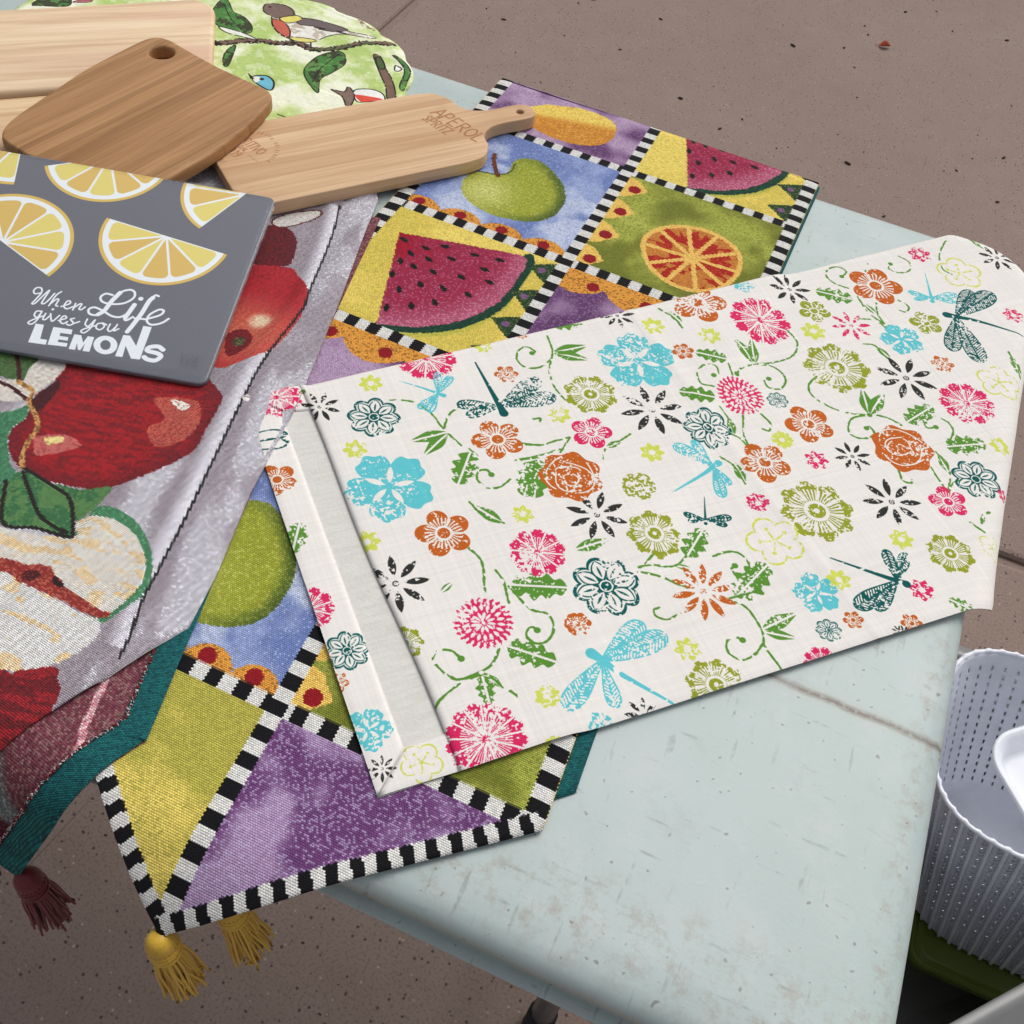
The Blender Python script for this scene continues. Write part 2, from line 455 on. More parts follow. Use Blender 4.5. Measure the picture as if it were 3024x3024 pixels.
VINES = [[(0.0988, 0.2828), (0.1136, 0.2769), (0.1228, 0.262), (0.1262, 0.245), (0.1325, 0.2267)], [(0.1262, 0.245), (0.1342, 0.257), (0.1434, 0.2625)], [(0.1368, 0.2223), 
    (0.1398, 0.2145)], [(0.1539, 0.1877), (0.144, 0.1833), (0.1357, 0.1859), (0.132, 0.1943), (0.1356, 0.2006), (0.1414, 0.2004), (0.143, 0.1954)], [(0.12, 0.1777), 
    (0.1248, 0.1635), (0.1357, 0.1539)], [(0.1065, 0.1419), (0.1103, 0.1288), (0.1038, 0.1065)], [(0.1167, 0.1202), (0.1179, 0.1095), (0.115, 0.0941)], [(0.1735, 0.2152), 
    (0.1844, 0.212)], [(0.1636, 0.2028), (0.1808, 0.2006)], [(0.0969, 0.0648), (0.0883, 0.0562), (0.0761, 0.0534), (0.0652, 0.0537), (0.0585, 0.0627), (0.0566, 0.0713), 
    (0.062, 0.0753), (0.0692, 0.0729), (0.0727, 0.0659)], [(0.0652, 0.0537), (0.0745, 0.0517), (0.0833, 0.051), (0.0891, 0.0401)], [(0.0659, 0.0502), (0.0567, 0.0467), 
    (0.0479, 0.041), (0.0404, 0.0308)], [(0.1197, 0.1061), (0.1258, 0.0865), (0.1353, 0.0785), (0.1344, 0.0678), (0.1266, 0.0608), (0.1188, 0.0622), (0.1163, 0.069), 
    (0.1213, 0.0733), (0.1242, 0.07)], [(0.092, 0.0375), (0.0963, 0.0305)], [(0.2066, 0.0936), (0.2172, 0.0935), (0.233, 0.0898), (0.2439, 0.0945)], [(0.2049, 0.0902), 
    (0.2187, 0.0851), (0.2264, 0.0773), (0.2327, 0.0714)], [(0.2121, 0.0952), (0.2239, 0.1022)], [(0.2615, 0.0889), (0.2728, 0.0894), (0.2805, 0.0856), (0.2821, 0.0755), 
    (0.276, 0.0694), (0.2692, 0.0702), (0.2687, 0.0757), (0.2721, 0.0774)], [(0.2184, 0.0555), (0.2083, 0.0538), (0.2026, 0.0582), (0.2033, 0.063), 
    (0.2076, 0.0635)], [(0.256, 0.0535), (0.2626, 0.0462), (0.2639, 0.0343), (0.2629, 0.0247), (0.259, 0.0162), (0.2596, 0.0016), (0.2606, -0.0082)], [(0.2593, 0.0185), 
    (0.2486, 0.0124), (0.2392, 0.012), (0.2343, 0.0195), (0.2374, 0.027), (0.244, 0.0285), (0.2477, 0.0248)], [(0.2559, 0.0554), (0.2713, 0.055)], [(0.4347, 0.2731), 
    (0.4342, 0.2576), (0.4223, 0.2456), (0.4044, 0.2431), (0.3866, 0.2453), (0.3721, 0.2429), (0.3648, 0.2377)], [(0.3891, 0.2446), (0.4002, 0.2387), (0.4029, 0.2251), 
    (0.3937, 0.216), (0.3843, 0.2196), (0.3852, 0.2283), (0.3894, 0.2281)], [(0.3603, 0.2372), (0.3628, 0.2492)], [(0.3387, 0.2291), (0.3308, 0.2349), (0.3336, 0.2465), 
    (0.343, 0.252), (0.3511, 0.2488), (0.3492, 0.2403), (0.3447, 0.2398)], [(0.3335, 0.2097), (0.3357, 0.1989), (0.333, 0.1847)], [(0.3486, 0.1985), (0.3392, 0.1812), 
    (0.337, 0.1704)], [(0.3276, 0.1871), (0.3341, 0.1794), (0.3358, 0.1708)], [(0.3631, 0.196), (0.3651, 0.1853), (0.36, 0.1792), (0.3562, 0.182)], [(0.2375, 0.3192), 
    (0.2337, 0.2981), (0.2238, 0.2811), (0.2198, 0.263), (0.2219, 0.2471)], [(0.2291, 0.2903), (0.2174, 0.2847), (0.207, 0.2876), (0.2039, 0.2974), (0.2096, 0.3066), 
    (0.2169, 0.3082), (0.2207, 0.3017), (0.2177, 0.3007)], [(0.1719, 0.2179), (0.1862, 0.2113), (0.2, 0.2119), (0.2101, 0.2121)], [(0.1646, 0.2031), (0.1824, 0.2023), 
    (0.1988, 0.2036)], [(0.1976, 0.2009), (0.2101, 0.2121)], [(0.2246, 0.1866), (0.2313, 0.1955), (0.2428, 0.1984), (0.2537, 0.2024)], [(0.3109, 0.167), (0.3165, 0.1558), 
    (0.316, 0.1389)], [(0.3383, 0.3219), (0.3453, 0.3072), (0.3462, 0.2952)], [(0.1917, 0.236), (0.197, 0.2353), (0.1941, 0.2313)], [(0.6505, 0.3425), (0.6295, 0.3254), 
    (0.6195, 0.3074), (0.6227, 0.2976)], [(0.5895, 0.3333), (0.5942, 0.3229), (0.5874, 0.3134), (0.5752, 0.3132), (0.5698, 0.3202), (0.5753, 0.3255)], [(0.5169, 0.3065), 
    (0.5085, 0.3163), (0.5076, 0.3274), (0.5153, 0.3342), (0.5251, 0.3339), (0.5284, 0.3264), (0.5205, 0.3218)], [(0.5456, 0.322), (0.5542, 0.3309)], [(0.5185, 0.2944), 
    (0.5162, 0.2742), (0.5199, 0.2609), (0.5208, 0.2506)], [(0.5303, 0.2829), (0.5232, 0.2702), (0.5208, 0.2506)], [(0.5523, 0.2812), (0.5564, 0.2718), (0.5499, 0.2662), 
    (0.5456, 0.2694)], [(0.5033, 0.2695), (0.5157, 0.2641), (0.5208, 0.2506)], [(0.489, 0.2415), (0.4972, 0.2373), (0.4985, 0.2234), (0.5006, 0.2152)], [(0.4287, 0.2196), 
    (0.417, 0.2129), (0.414, 0.2013), (0.422, 0.1867), (0.4334, 0.1773), (0.4472, 0.1715)], [(0.4472, 0.1715), (0.4334, 0.1729), (0.4243, 0.167), (0.4205, 0.158), 
    (0.4277, 0.1517), (0.4386, 0.1527), (0.4398, 0.1608), (0.4364, 0.1601)], [(0.4514, 0.1712), (0.4607, 0.1633), (0.4653, 0.155)], [(0.4932, 0.1298), (0.502, 0.1374), 
    (0.5035, 0.1473), (0.4954, 0.1549), (0.4849, 0.151), (0.4843, 0.146), (0.491, 0.1449)], [(0.459, 0.0868), (0.4718, 0.1018), (0.475, 0.1137), 
    (0.475, 0.1236)], [(0.459, 0.0868), (0.4596, 0.0991), (0.4615, 0.1113)], [(0.459, 0.0868), (0.4683, 0.0933), (0.4762, 0.0941)], [(0.4352, 0.116), (0.4326, 0.1073), 
    (0.4366, 0.103), (0.4396, 0.1052)], [(0.6069, 0.1992), (0.6033, 0.1865), (0.5997, 0.1741)], [(0.4769, 0.0623), (0.4702, 0.061), (0.4648, 0.0552)], [(0.457, 0.0585), 
    (0.4609, 0.0482)]]
LEAVES = [('l', 0.1273, 0.2415, 0.1002, 0.2409), ('l', 0.1268, 0.2401, 0.1048, 0.2257), ('o', 0.1371, 0.2199, 0.1182, 0.1942), ('o', 0.1805, 0.2, 0.1634, 0.1679), 
    ('l', 0.1347, 0.1542, 0.1219, 0.1736), ('l', 0.0774, 0.1151, 0.0878, 0.1205), ('o', 0.0097, 0.1959, -0.0016, 0.1729), ('l', -0.0034, 0.256, 0.0007, 0.2599), 
    ('l', 0.0071, 0.128, 0.0133, 0.1218), ('o', 0.1202, 0.1072, 0.155, 0.0934), ('o', 0.1015, 0.0662, 0.1264, 0.0457), ('o', 0.0806, 0.0519, 0.078, 0.0323), 
    ('l', 0.0833, 0.051, 0.0893, 0.0395), ('o', 0.2433, 0.0933, 0.2667, 0.1117), ('o', 0.259, 0.0545, 0.2946, 0.0715), ('l', 0.2648, 0.0278, 0.2923, 0.0314), 
    ('l', 0.2646, 0.0254, 0.2819, 0.0147), ('l', 0.1725, 0.1192, 0.1973, 0.1202), ('l', 0.233, 0.0898, 0.243, 0.0839), ('o', 0.3646, 0.2524, 0.3432, 0.2667), 
    ('l', 0.3871, 0.2461, 0.3816, 0.2721), ('l', 0.3871, 0.2461, 0.3966, 0.2699), ('o', 0.3353, 0.2178, 0.31, 0.232), ('l', 0.234, 0.2971, 0.263, 0.2973), 
    ('l', 0.234, 0.2971, 0.2575, 0.2824), ('o', 0.2457, 0.3255, 0.2723, 0.325), ('o', 0.1785, 0.1989, 0.1574, 0.1711), ('l', 0.2313, 0.1955, 0.2454, 0.1984), 
    ('l', 0.3167, 0.1402, 0.3182, 0.16), ('l', 0.3489, 0.3003, 0.3447, 0.3172), ('l', 0.3322, 0.1833, 0.3365, 0.2004), ('o', 0.5134, 0.2916, 0.4866, 0.3113), 
    ('l', 0.6788, 0.3188, 0.6752, 0.3472), ('l', 0.4477, 0.1723, 0.4577, 0.1978), ('l', 0.4477, 0.1723, 0.4728, 0.1889), ('o', 0.4706, 0.1561, 0.5018, 0.1645), 
    ('o', 0.4848, 0.1256, 0.5189, 0.1188), ('l', 0.4716, 0.1034, 0.4758, 0.1217), ('l', 0.5013, 0.2207, 0.4972, 0.2373), ('l', 0.5997, 0.1741, 0.6057, 0.1956), 
    ('l', 0.5218, 0.2706, 0.5192, 0.2858), ('o', 0.4089, -0.006, 0.3981, 0.0077), ('l', 0.4648, 0.0552, 0.4714, 0.0615)]
INK = {'orange': (198, 98, 32), 'teal': (8, 88, 84), 'aqua': (98, 200, 208), 'olive': (150, 160, 42), 'pink': (222, 42, 98),
       'black': (48, 48, 46), 'lime': (212, 220, 92), 'green': (92, 146, 52)}

def lens(r, th, n, r0, r1, w, ph=0.0):
    """n pointed petals between r0 and r1; negative inside"""
    a = (th - ph + math.pi / n) % (2 * math.pi / n) - math.pi / n
    x = r * np.cos(a)
    y = r * np.sin(a)
    t = np.clip((x - r0) / (r1 - r0), 0, 1)
    return np.where((x > r0) & (x < r1), np.abs(y) - w * np.sin(np.pi * t) ** .8, 1.0)

def flower(kind, X, Y, rot, r_m, px):
    x, y = X / r_m, Y / r_m
    r = np.hypot(x, y)
    th = np.arctan2(y, x) + rot
    e = px / r_m
    AA = lambda d: np.clip(.5 - d / e, 0, 1)
    def petals(n, depth, p=.7, ph=0.0):
        return 1 - depth + depth * np.abs(np.cos(n * (th - ph) / 2)) ** p
    def streaks(n, lo, hi, thr, seed=0):
        return (np.cos(th * n + 3 * (vnoise(x, y, 5, seed) - .5)) > thr) & (r > lo) & (r < hi)
    if kind in ('orange5', 'orangesm', 'pink5', 'olive5'):
        n = 5 if kind != 'orangesm' else 6
        R = petals(n, .42)
        m = AA(r - R)
        if kind != 'olive5':
            m = m * (1 - streaks(26 if kind != 'orangesm' else 18, .3, .66, .25))
        gap = (np.abs(np.sin(n * (th) / 2 + math.pi / 2)) < .07 / np.maximum(r, .1)) & (r > .3)
        m = m * (1 - gap)
        m = m * (1 - ((r > .22) & (r < .31)))
        if kind == 'olive5':
            m = m * (1 - (lens(r, th, 10, .3, .75, .05) < 0))
    elif kind in ('black8', 'pinkstar', 'orstar'):
        n = {'black8': 8, 'pinkstar': 8, 'orstar': 10}[kind]
        m = AA(lens(r, th, n, .26, 1.0, .115)) + AA(r - .1)
        m = m * (1 - ((r > .03) & (r < .06)))
    elif kind in ('teal8', 'tealout'):
        R = petals(8, .22, .8)
        m = AA(np.abs(r - R + .05) - .055)
        l = lens(r, th, 8, .22, .88, .20)
        core = AA(r - .62) * (1 - AA(l))
        m = np.maximum(m, core)
        m = np.maximum(m, AA(np.abs(l) - .025) * (r < .9))
        m = np.maximum(m, AA(lens(r, th, 8, .3, .7, .035)))
        m = np.maximum(m, AA(np.abs(r - .12) - .035))
        m = m * (1 - ((r > .155) & (r < .2)))
    elif kind == 'tealwing':
        m = AA(np.abs(np.hypot(x, (y - .25) * 3) - .9) - .12) + AA(np.abs(np.hypot(x, (y + .3) * 3) - .9) - .12)
    elif kind == 'aqua5':
        R = petals(5, .36, .6) * (1 + .04 * np.cos(15 * th))
        m = AA(r - R) * (1 - AA(lens(r, th, 5, .1, .58, .075, math.pi / 5)))
    elif kind == 'olive8':
        R = petals(8, .24, .6) * (1 - .06 * (np.cos(16 * th) < -.4))
        gap = (np.abs(np.cos(8 * th / 2)) < .10 / np.maximum(r, .15)) & (r > .38)
        m = AA(r - R) * (1 - gap) * (1 - streaks(40, .32, .72, .1))
        m = m * (1 - ((r > .24) & (r < .34)))
        m = m * (1 - (r < .08))
    elif kind in ('pink10', 'pink12'):
        n = 10 if kind == 'pink10' else 13
        R = 1 - .10 * np.abs(np.sin(n * th / 2)) - .06 * (np.cos(n * 3 * th) > .3)
        gap = np.abs(np.sin(n * th / 2 + math.pi / 2)) < .16 / np.maximum(r, .2)
        m = AA(r - R) * (1 - gap * (r > .12)) * (1 - streaks(n * 4, .2, .62, .35))
        m = m * (1 - ((r > .1) & (r < .2) & (np.cos(th * 12) > 0)))
    elif kind == 'dahlia':
        R = 1 - .1 * np.abs(np.sin(13 * th))
        m = AA(r - R)
        for q, (a, b, w, n) in enumerate(((.12, .42, .05, 12), (.45, .72, .062, 18), (.74, .95, .05, 26))):
            m = m * (1 - AA(lens(r, th, n, a, b, w, q * .2)))
        m = m * (1 - (r < .06))
    elif kind == 'rose':
        R = .93 + .07 * np.cos(7 * th)
        m = AA(r - R)
        for q, rr in enumerate((.2, .38, .56, .74)):
            arc = np.abs(np.hypot(x + .05 * math.sin(q * 2), y + .06 * math.cos(q * 3)) - rr - .05 * np.sin(th * 3 + q * 2)) - .022
            m = m * (1 - AA(arc) * (np.sin(th * 2.0 + q * 1.9) > -.55))
    elif kind in ('limesm', 'pinksm'):
        n = 7
        m = AA(lens(r, th, n, .2, 1.02, .27))
        m = m * (1 - (r < .26))
        if kind == 'pinksm':
            m = m * (vnoise(x, y, 6, 4) > .32)
    elif kind == 'limeout':
        R = petals(5, .30, .7)
        m = AA(np.abs(r - R + .05) - .045) + AA(lens(r, th, 5, .05, .45, .04)) + AA(lens(r, th, 5, .44, .6, .08)) + AA(r - .09)
    else:                                         # stray ink dots
        m = AA(r - 1)
    return np.clip(m, 0, 1)

FC = Canvas(-.012, -.03, .74, .372, .00032, (240, 235, 228))
def ink_of(kind):
    for k in INK:
        if kind.startswith(k):
            return INK[k]
    return {'dahlia': INK['pink'], 'rose': INK['orange'], 'orstar': INK['orange']}[kind]

def distress(X, Y, thr):
    f = vnoise(X, Y, 620, 1) * .6 + vnoise(X, Y, 1150, 3) * .4
    g = fbm(X, Y, 55, 4, 2)
    return sstep(thr - .05, thr + .05, f + (g - .5) * .55)

_k = 0
def stamp_flower(kind, a, b, r):
    global _k
    _k += 1
    w = FC.win(a - r, b - r, a + r, b + r)
    if w is None:
        return
    X, Y = FC.X[w] - a, FC.Y[w] - b
    m = flower(kind, X, Y, _k * 1.37, r, FC.res)
    m = m * distress(FC.X[w], FC.Y[w], .33 if r > .012 else .35)
    FC.put(w, m, ink_of(kind))

def leaf_pts(t, a0, b0, a1, b1):
    d = np.array([a1 - a0, b1 - b0])
    L = np.linalg.norm(d)
    d /= L
    n = np.array([-d[1], d[0]])
    o = np.array([a0, b0])
    if t == 'l':
        prof = [(0, .0), (.2, .13), (.45, .19), (.7, .13), (1, 0), (.7, -.13), (.45, -.19), (.2, -.13)]
    else:
        up = [(.05, .05), (.18, .26), (.3, .16), (.42, .34), (.55, .2), (.66, .30), (.78, .16), (.9, .19), (1, 0)]
        prof = up + [(u, -v) for u, v in reversed(up[:-1])]
    return [o + d * L * u + n * L * v * (1.0 if t == 'l' else .9) for u, v in prof], o, d, n, L

for v in VINES:
    FC.stroke(v, .0016, INK['green'], dash=.27, wob=.0007)
    if len(v) > 5:
        FC.disc(v[-1][0], v[-1][1], .0022, INK['green'])
for t, a0, b0, a1, b1 in LEAVES:
    P, o, d, n, L = leaf_pts(t, a0, b0, a1, b1)
    P = smooth_closed(P, 4)
    w = FC.win(P[:, 0].min(), P[:, 1].min(), P[:, 0].max(), P[:, 1].max())
    if w is None:
        continue
    m = np.clip(.5 - FC.sdf(w, P) / FC.res, 0, 1)
    u = (FC.X[w] - o[0]) * d[0] + (FC.Y[w] - o[1]) * d[1]
    q = (FC.X[w] - o[0]) * n[0] + (FC.Y[w] - o[1]) * n[1]
    m = m * (np.abs(q) > .0008) * distress(FC.X[w], FC.Y[w], .34)
    FC.put(w, m, INK['green'])
for k, a, b, r in FLOWERS:
    stamp_flower(k, a, b, r)
for kind, body, wings in DRAGONFLIES:
    ink = INK['teal'] if kind.startswith('teal') else INK['aqua']
    head, mid, tail = [np.array(q) for q in body]
    L = np.linalg.norm(head - tail)
    thorax = head * .72 + mid * .28
    for wt in wings:
        wt = np.array(wt)
        d = wt - thorax
        l = np.linalg.norm(d)
        d /= l
        n = np.array([-d[1], d[0]])
        pr = [(.0, .02), (.3, .10), (.65, .165), (.9, .135), (1, 0), (.9, -.135), (.65, -.165), (.3, -.10), (0, -.02)]
        P = smooth_closed([thorax + d * l * u + n * l * v for u, v in pr], 4)
        w = FC.win(P[:, 0].min(), P[:, 1].min(), P[:, 0].max(), P[:, 1].max())
        if w is None:
            continue
        sd_ = FC.sdf(w, P)
        m = np.clip(.5 - sd_ / FC.res, 0, 1)
        u = (FC.X[w] - thorax[0]) * d[0] + (FC.Y[w] - thorax[1]) * d[1]
        q = (FC.X[w] - thorax[0]) * n[0] + (FC.Y[w] - thorax[1]) * n[1]
        net = (np.abs((u * 420 + np.abs(q) * 300) % 1 - .5) < .26) & (sd_ < -.0011) & (np.abs(q) > .0007)
        m = m * (1 - net * (vnoise(FC.X[w], FC.Y[w], 500, 2) > .35)) * distress(FC.X[w], FC.Y[w], .36)
        FC.put(w, m, ink)
    FC.stroke([head, thorax, mid, tail], L * .11, ink, taper=True, dash=.2)
    FC.disc(head[0], head[1], L * .055, ink)
# linen: slightly uneven yarns
yu = np.random.default_rng(3).normal(0, 1, FC.W + 4)
yv = np.random.default_rng(4).normal(0, 1, FC.H + 4)
yarn = (np.interp(np.arange(FC.W), np.arange(0, FC.W + 3, 3), yu[:len(np.arange(0, FC.W + 3, 3))])[None, :] +
        np.interp(np.arange(FC.H), np.arange(0, FC.H + 3, 3), yv[:len(np.arange(0, FC.H + 3, 3))])[:, None]).astype(np.float32)
fl_h = (np.sin(FC.X * 2 * np.pi / .00085) * np.sin(FC.Y * 2 * np.pi / .00085) * .5 + .5).astype(np.float32)
FC.rgb = np.clip(FC.rgb * (1 + .008 * yarn - .07 * (1 - fl_h))[..., None], 0, 255)
M_FLORAL = print_mat('printed_linen', FC.image('linen_print', fl_h * .7 + .1 * yarn * .5 + .15), rough=.92, bump_d=.00025, bump_s=.5)
# wrong side of the same linen: the motifs show through only as a ghost
FB = Canvas(-.012, -.03, .74, .372, .0006, (214, 211, 204))
FB.rgb = FB.rgb * (1 + .02 * (vnoise(FB.X, FB.Y, 700, 1) - .5) + .05 * (vnoise(FB.X * 1.0, FB.Y * 8, 90, 2) - .5))[..., None]
M_FLORAL_BACK = print_mat('linen_reverse', FB.image('linen_reverse', vnoise(FB.X, FB.Y, 900, 2)), rough=.95, bump_d=.0002)
# ------------------------------------------------------------------ fruit patchwork tapestry (two columns of square patches)
CX, CY = .1570, .1546                       # patch size across / along
HALF = .1655                                # half width of the runner
FR0, FRT = -.53, 4.87                       # fold row, tip row
FT = Canvas(-.172, -.765, .172, .090, .00032, (222, 190, 88))
def fp(u, v):
    return (u * CX, -v * CY)
def fpl(l):
    return [fp(*q) for q in l]
U_, V_ = FT.X / CX, -FT.Y / CY
def cell(u0, v0, u1, v1):
    return FT.win(u0 * CX, -v1 * CY, u1 * CX, -v0 * CY, pad=0)
def mottled(w, ca, cb, scale, mix, mp, seed=0, lo=.35, hi=.65, sx=1.0):
    f = sstep(lo, hi, fbm(FT.X[w] * sx, FT.Y[w], scale, seed, 3))[..., None]
    c = np.asarray(ca, np.float32) * (1 - f) + np.asarray(cb, np.float32) * f
    FT.put(w, np.ones(f.shape[:2], np.float32), c, mix, mp)

YEL, YEL2, GRN, ORA = (228, 196, 92), (196, 178, 74), (142, 150, 56), (222, 158, 66)
def bg_yellow(u, v):
    w = cell(u, v, u + 1, v + 1)
    mottled(w, (236, 206, 104), (212, 190, 86), 22, (190, 174, 78), .14, seed=int(v + 9) % 5)
def bg_blue(u, v):
    w = cell(u, v, u + 1, v + 1)
    mottled(w, (108, 126, 178), (146, 160, 200), 26, (166, 178, 210), .10, seed=1, sx=1.6)
    cl = sstep(.56, .72, fbm(FT.X[w], FT.Y[w] * 1.6, 20, 3, 3))
    FT.put(w, cl * .85, (196, 204, 222), (150, 162, 200), .3)
def bg_purple(u, v):
    w = cell(u, v, u + 1, v + 1)
    mottled(w, (98, 62, 104), (176, 150, 178), 24, (150, 118, 152), .2, seed=2, lo=.38, hi=.66)
def bg_green(u, v):
    w = cell(u, v, u + 1, v + 1)
    mottled(w, (112, 118, 42), (160, 166, 70), 24, (110, 116, 44), .16, seed=4)
    g = sstep(.6, .8, fbm(FT.X[w], FT.Y[w], 40, 1, 2))
    FT.put(w, g * .5, (186, 186, 92), (120, 126, 50), .2)

def apple(u, v):
    o = [(-.78, .524), (-.785, .627), (-.745, .727), (-.65, .80), (-.531, .83), (-.42, .82), (-.306, .781), (-.219, .678), (-.203, .54), (-.237, .409), (-.334, .289), (-.47, .20), (-.585, .225), (-.612, .30), (-.60, .40), (-.64, .454), (-.70, .475)]
    o = [(a + 1 + u, b + v) for a, b in o]
    w, d, m = FT.poly(fpl(o), (150, 156, 52), wob=.0014, mix=(186, 188, 96), mp=.18)
    cx, cy = fp(u + .50, v + .62)
    X, Y = FT.X[w] - cx, FT.Y[w] - cy
    lit = np.exp(-((X + .022) ** 2 + (Y + .004) ** 2) / .0006)
    FT.put(w, m * lit * .8, (200, 200, 118), (226, 224, 160), .35)
    rim = sstep(-.013, -.002, d) * sstep(-.02, .05, X * 1.0 + Y * .2)
    FT.put(w, m * rim * .85, (64, 84, 36), (110, 124, 46), .3)
    FT.stroke(fpl([(u + .215, v + .50), (u + .30, v + .475), (u + .37, v + .455), (u + .41, v + .39), (u + .40, v + .30)]), .0016, (66, 82, 34))
    FT.stroke(fpl([(u + .26, v + .28), (u + .295, v + .37), (u + .365, v + .47)]), .0042, (112, 60, 36), mix=(60, 30, 22), mp=.3)

def melon(u, v):
    o = [(-.87, 1.37), (-.24, 1.20), (-.19, 1.214), (-.172, 1.296), (-.168, 1.46), (-.18, 1.621), (-.244, 1.777), (-.322, 1.896), (-.46, 2.01), (-.633, 2.085)]
    o = [(a + 1 + u, b - 1.12 + v) for a, b in o]
    rind = [(a + 1 + u, b - 1.12 + v) for a, b in [(-.215, 1.19), (-.15, 1.20), (-.135, 1.30), (-.132, 1.47), (-.142, 1.64), (-.20, 1.80), (-.29, 1.93), (-.44, 2.045), (-.64, 2.12), (-.62, 2.05), (-.40, 1.88), (-.24, 1.62)]]
    FT.poly(fpl([(a, b + .025) for a, b in rind]), (160, 164, 62), wob=.001, mix=(206, 196, 90), mp=.4, soft=.006)
    FT.poly(fpl(rind), (22, 58, 44), wob=.001, mix=(40, 90, 50), mp=.15)
    w, d, m = FT.poly(fpl(o), (150, 40, 68), smooth=False, wob=.0016, mix=(186, 106, 136), mp=.16)
    ax, ay = fp(u + .12, v + .27)
    rr = np.hypot(FT.X[w] - ax, FT.Y[w] - ay)
    FT.put(w, m * sstep(.06, .0, rr + (fbm(FT.X[w], FT.Y[w], 60, 1) - .5) * .04) * .9, (158, 14, 36), (96, 34, 70), .12)
    FT.put(w, m * sstep(.085, .115, rr) * .8, (178, 96, 122), (214, 150, 170), .4)
    sd = [(-.821, 1.416), (-.69, 1.419), (-.609, 1.35), (-.443, 1.332), (-.313, 1.299), (-.738, 1.502), (-.634, 1.496), (-.533, 1.428), (-.754, 1.588), (-.675, 1.591), (-.569, 1.578), (-.428, 1.537), (-.349, 1.415), (-.742, 1.706), (-.285, 1.495), (-.655, 1.798), (-.58, 1.703), (-.469, 1.669), (-.337, 1.644), (-.646, 1.954), (-.546, 1.878), (-.457, 1.792)]
    for a, b in sd:
        x, y = fp(a + 1 + u, b - 1.12 + v)
        dx, dy = x - ax, y - ay
        L = math.hypot(dx, dy) + 1e-6
        dx, dy = dx / L, dy / L
        FT.poly([(x - dx * .0050, y - dy * .0050), (x - dy * .0024, y + dx * .0024), (x + dx * .0042, y + dy * .0042), (x + dy * .0024, y - dx * .0024)], (16, 22, 20), mix=(30, 70, 48), mp=.1)
    for k in range(4):                       # dark green points along the right side
        y0 = .03 + k * .245
        FT.poly(fpl([(u + 1.0, v + y0), (u + .83, v + y0 + .10), (u + 1.0, v + y0 + .235)]), (34, 62, 36), smooth=False, wob=.0015, mix=(120, 120, 60), mp=.25)
        FT.disc(*fp(u + .915, v + y0 + .11), .0035, (120, 84, 120))

def orange(u, v):
    for k in range(4):                       # yellow points along the left side
        y0 = .06 + k * .25
        FT.poly(fpl([(u, v + y0 - .03), (u + .10, v + y0 - .0), (u + .175, v + y0 + .08), (u + .08, v + y0 + .19), (u, v + y0 + .22)]), (232, 190, 96), smooth=False, wob=.0015, mix=(206, 160, 70), mp=.2)
        FT.disc(*fp(u + .10, v + y0 + .10), .0058, (142, 22, 32))
    o = [(.291, .604), (.325, .449), (.43, .347), (.578, .30), (.725, .332), (.831, .429), (.863, .60), (.815, .77), (.685, .88), (.53, .882), (.381, .786)]
    w, d, m = FT.poly(fpl([(a + u, b + v) for a, b in o]), (232, 182, 92), wob=.001, mix=(238, 206, 130), mp=.2)
    cx, cy = fp(u + .59, v + .60)
    X, Y = FT.X[w] - cx, FT.Y[w] - cy
    th = np.arctan2(Y, X) + .25
    rr = np.hypot(X, Y)
    n = 10
    a = np.abs((th + math.pi / n) % (2 * math.pi / n) - math.pi / n)
    seg = (rr * np.sin(math.pi / n - a) > .0021) & (d < -.0046) & (rr > .004)
    FT.put(w, seg.astype(np.float32), (196, 126, 56), (176, 98, 44), .3)
    red = seg & (fbm(FT.X[w], FT.Y[w], 75, 2, 2) > .52) & (rr * np.sin(math.pi / n - a) < .0085)
    FT.put(w, red.astype(np.float32), (168, 34, 26), (196, 90, 40), .2)

def pear(u, v):
    o = [(-.78, -.30), (-.70, -.40), (-.60, -.45), (-.479, -.492), (-.319, -.481), (-.226, -.42), (-.195, -.281), (-.24, -.163), (-.354, -.095), (-.498, -.078), (-.666, -.117), (-.76, -.19)]
    w, d, m = FT.poly(fpl([(a + 1 + u, b + 1 + v) for a, b in o]), (198, 130, 48), wob=.0014, mix=(226, 176, 80), mp=.25)
    x0, y0 = fp(u + .44, v + .72)
    g = sstep(-.004, .010, (FT.Y[w] - y0) + (FT.X[w] - x0) * -.25)
    FT.put(w, m * g, (238, 204, 100), (206, 150, 60), .18)

def scallops(u, v, dots=3):
    """orange wavy band with red dots along the lower edge of a patch"""
    w = cell(u, v + .78, u + 1, v + 1.02)
    uu, vv = U_[w] - u, V_[w] - v
    top = .955 - .075 * np.abs(np.sin(np.pi * (uu * dots + .1))) ** .6
    m = np.clip(.5 + (vv - top) * CY / FT.res, 0, 1)
    FT.put(w, m, (216, 148, 62), (120, 78, 34), .2)
    for k in range(dots):
        FT.disc(*fp(u + (k + .5) / dots - .035, v + .935), .0055, (140, 22, 32))
def top_scallops(u, v):
    w = cell(u, v, u + 1, v + .3)
    uu, vv = U_[w] - u, V_[w] - v
    low = .12 + .10 * np.abs(np.sin(np.pi * (uu * 3 + .2))) ** .7
    m = np.clip(.5 - (vv - low) * CY / FT.res, 0, 1)
    FT.put(w, m, (218, 150, 62), (120, 78, 34), .2)
    for k in range(3):
        FT.disc(*fp(u + .2 + k * .3, v + .125), .0055, (140, 22, 32))

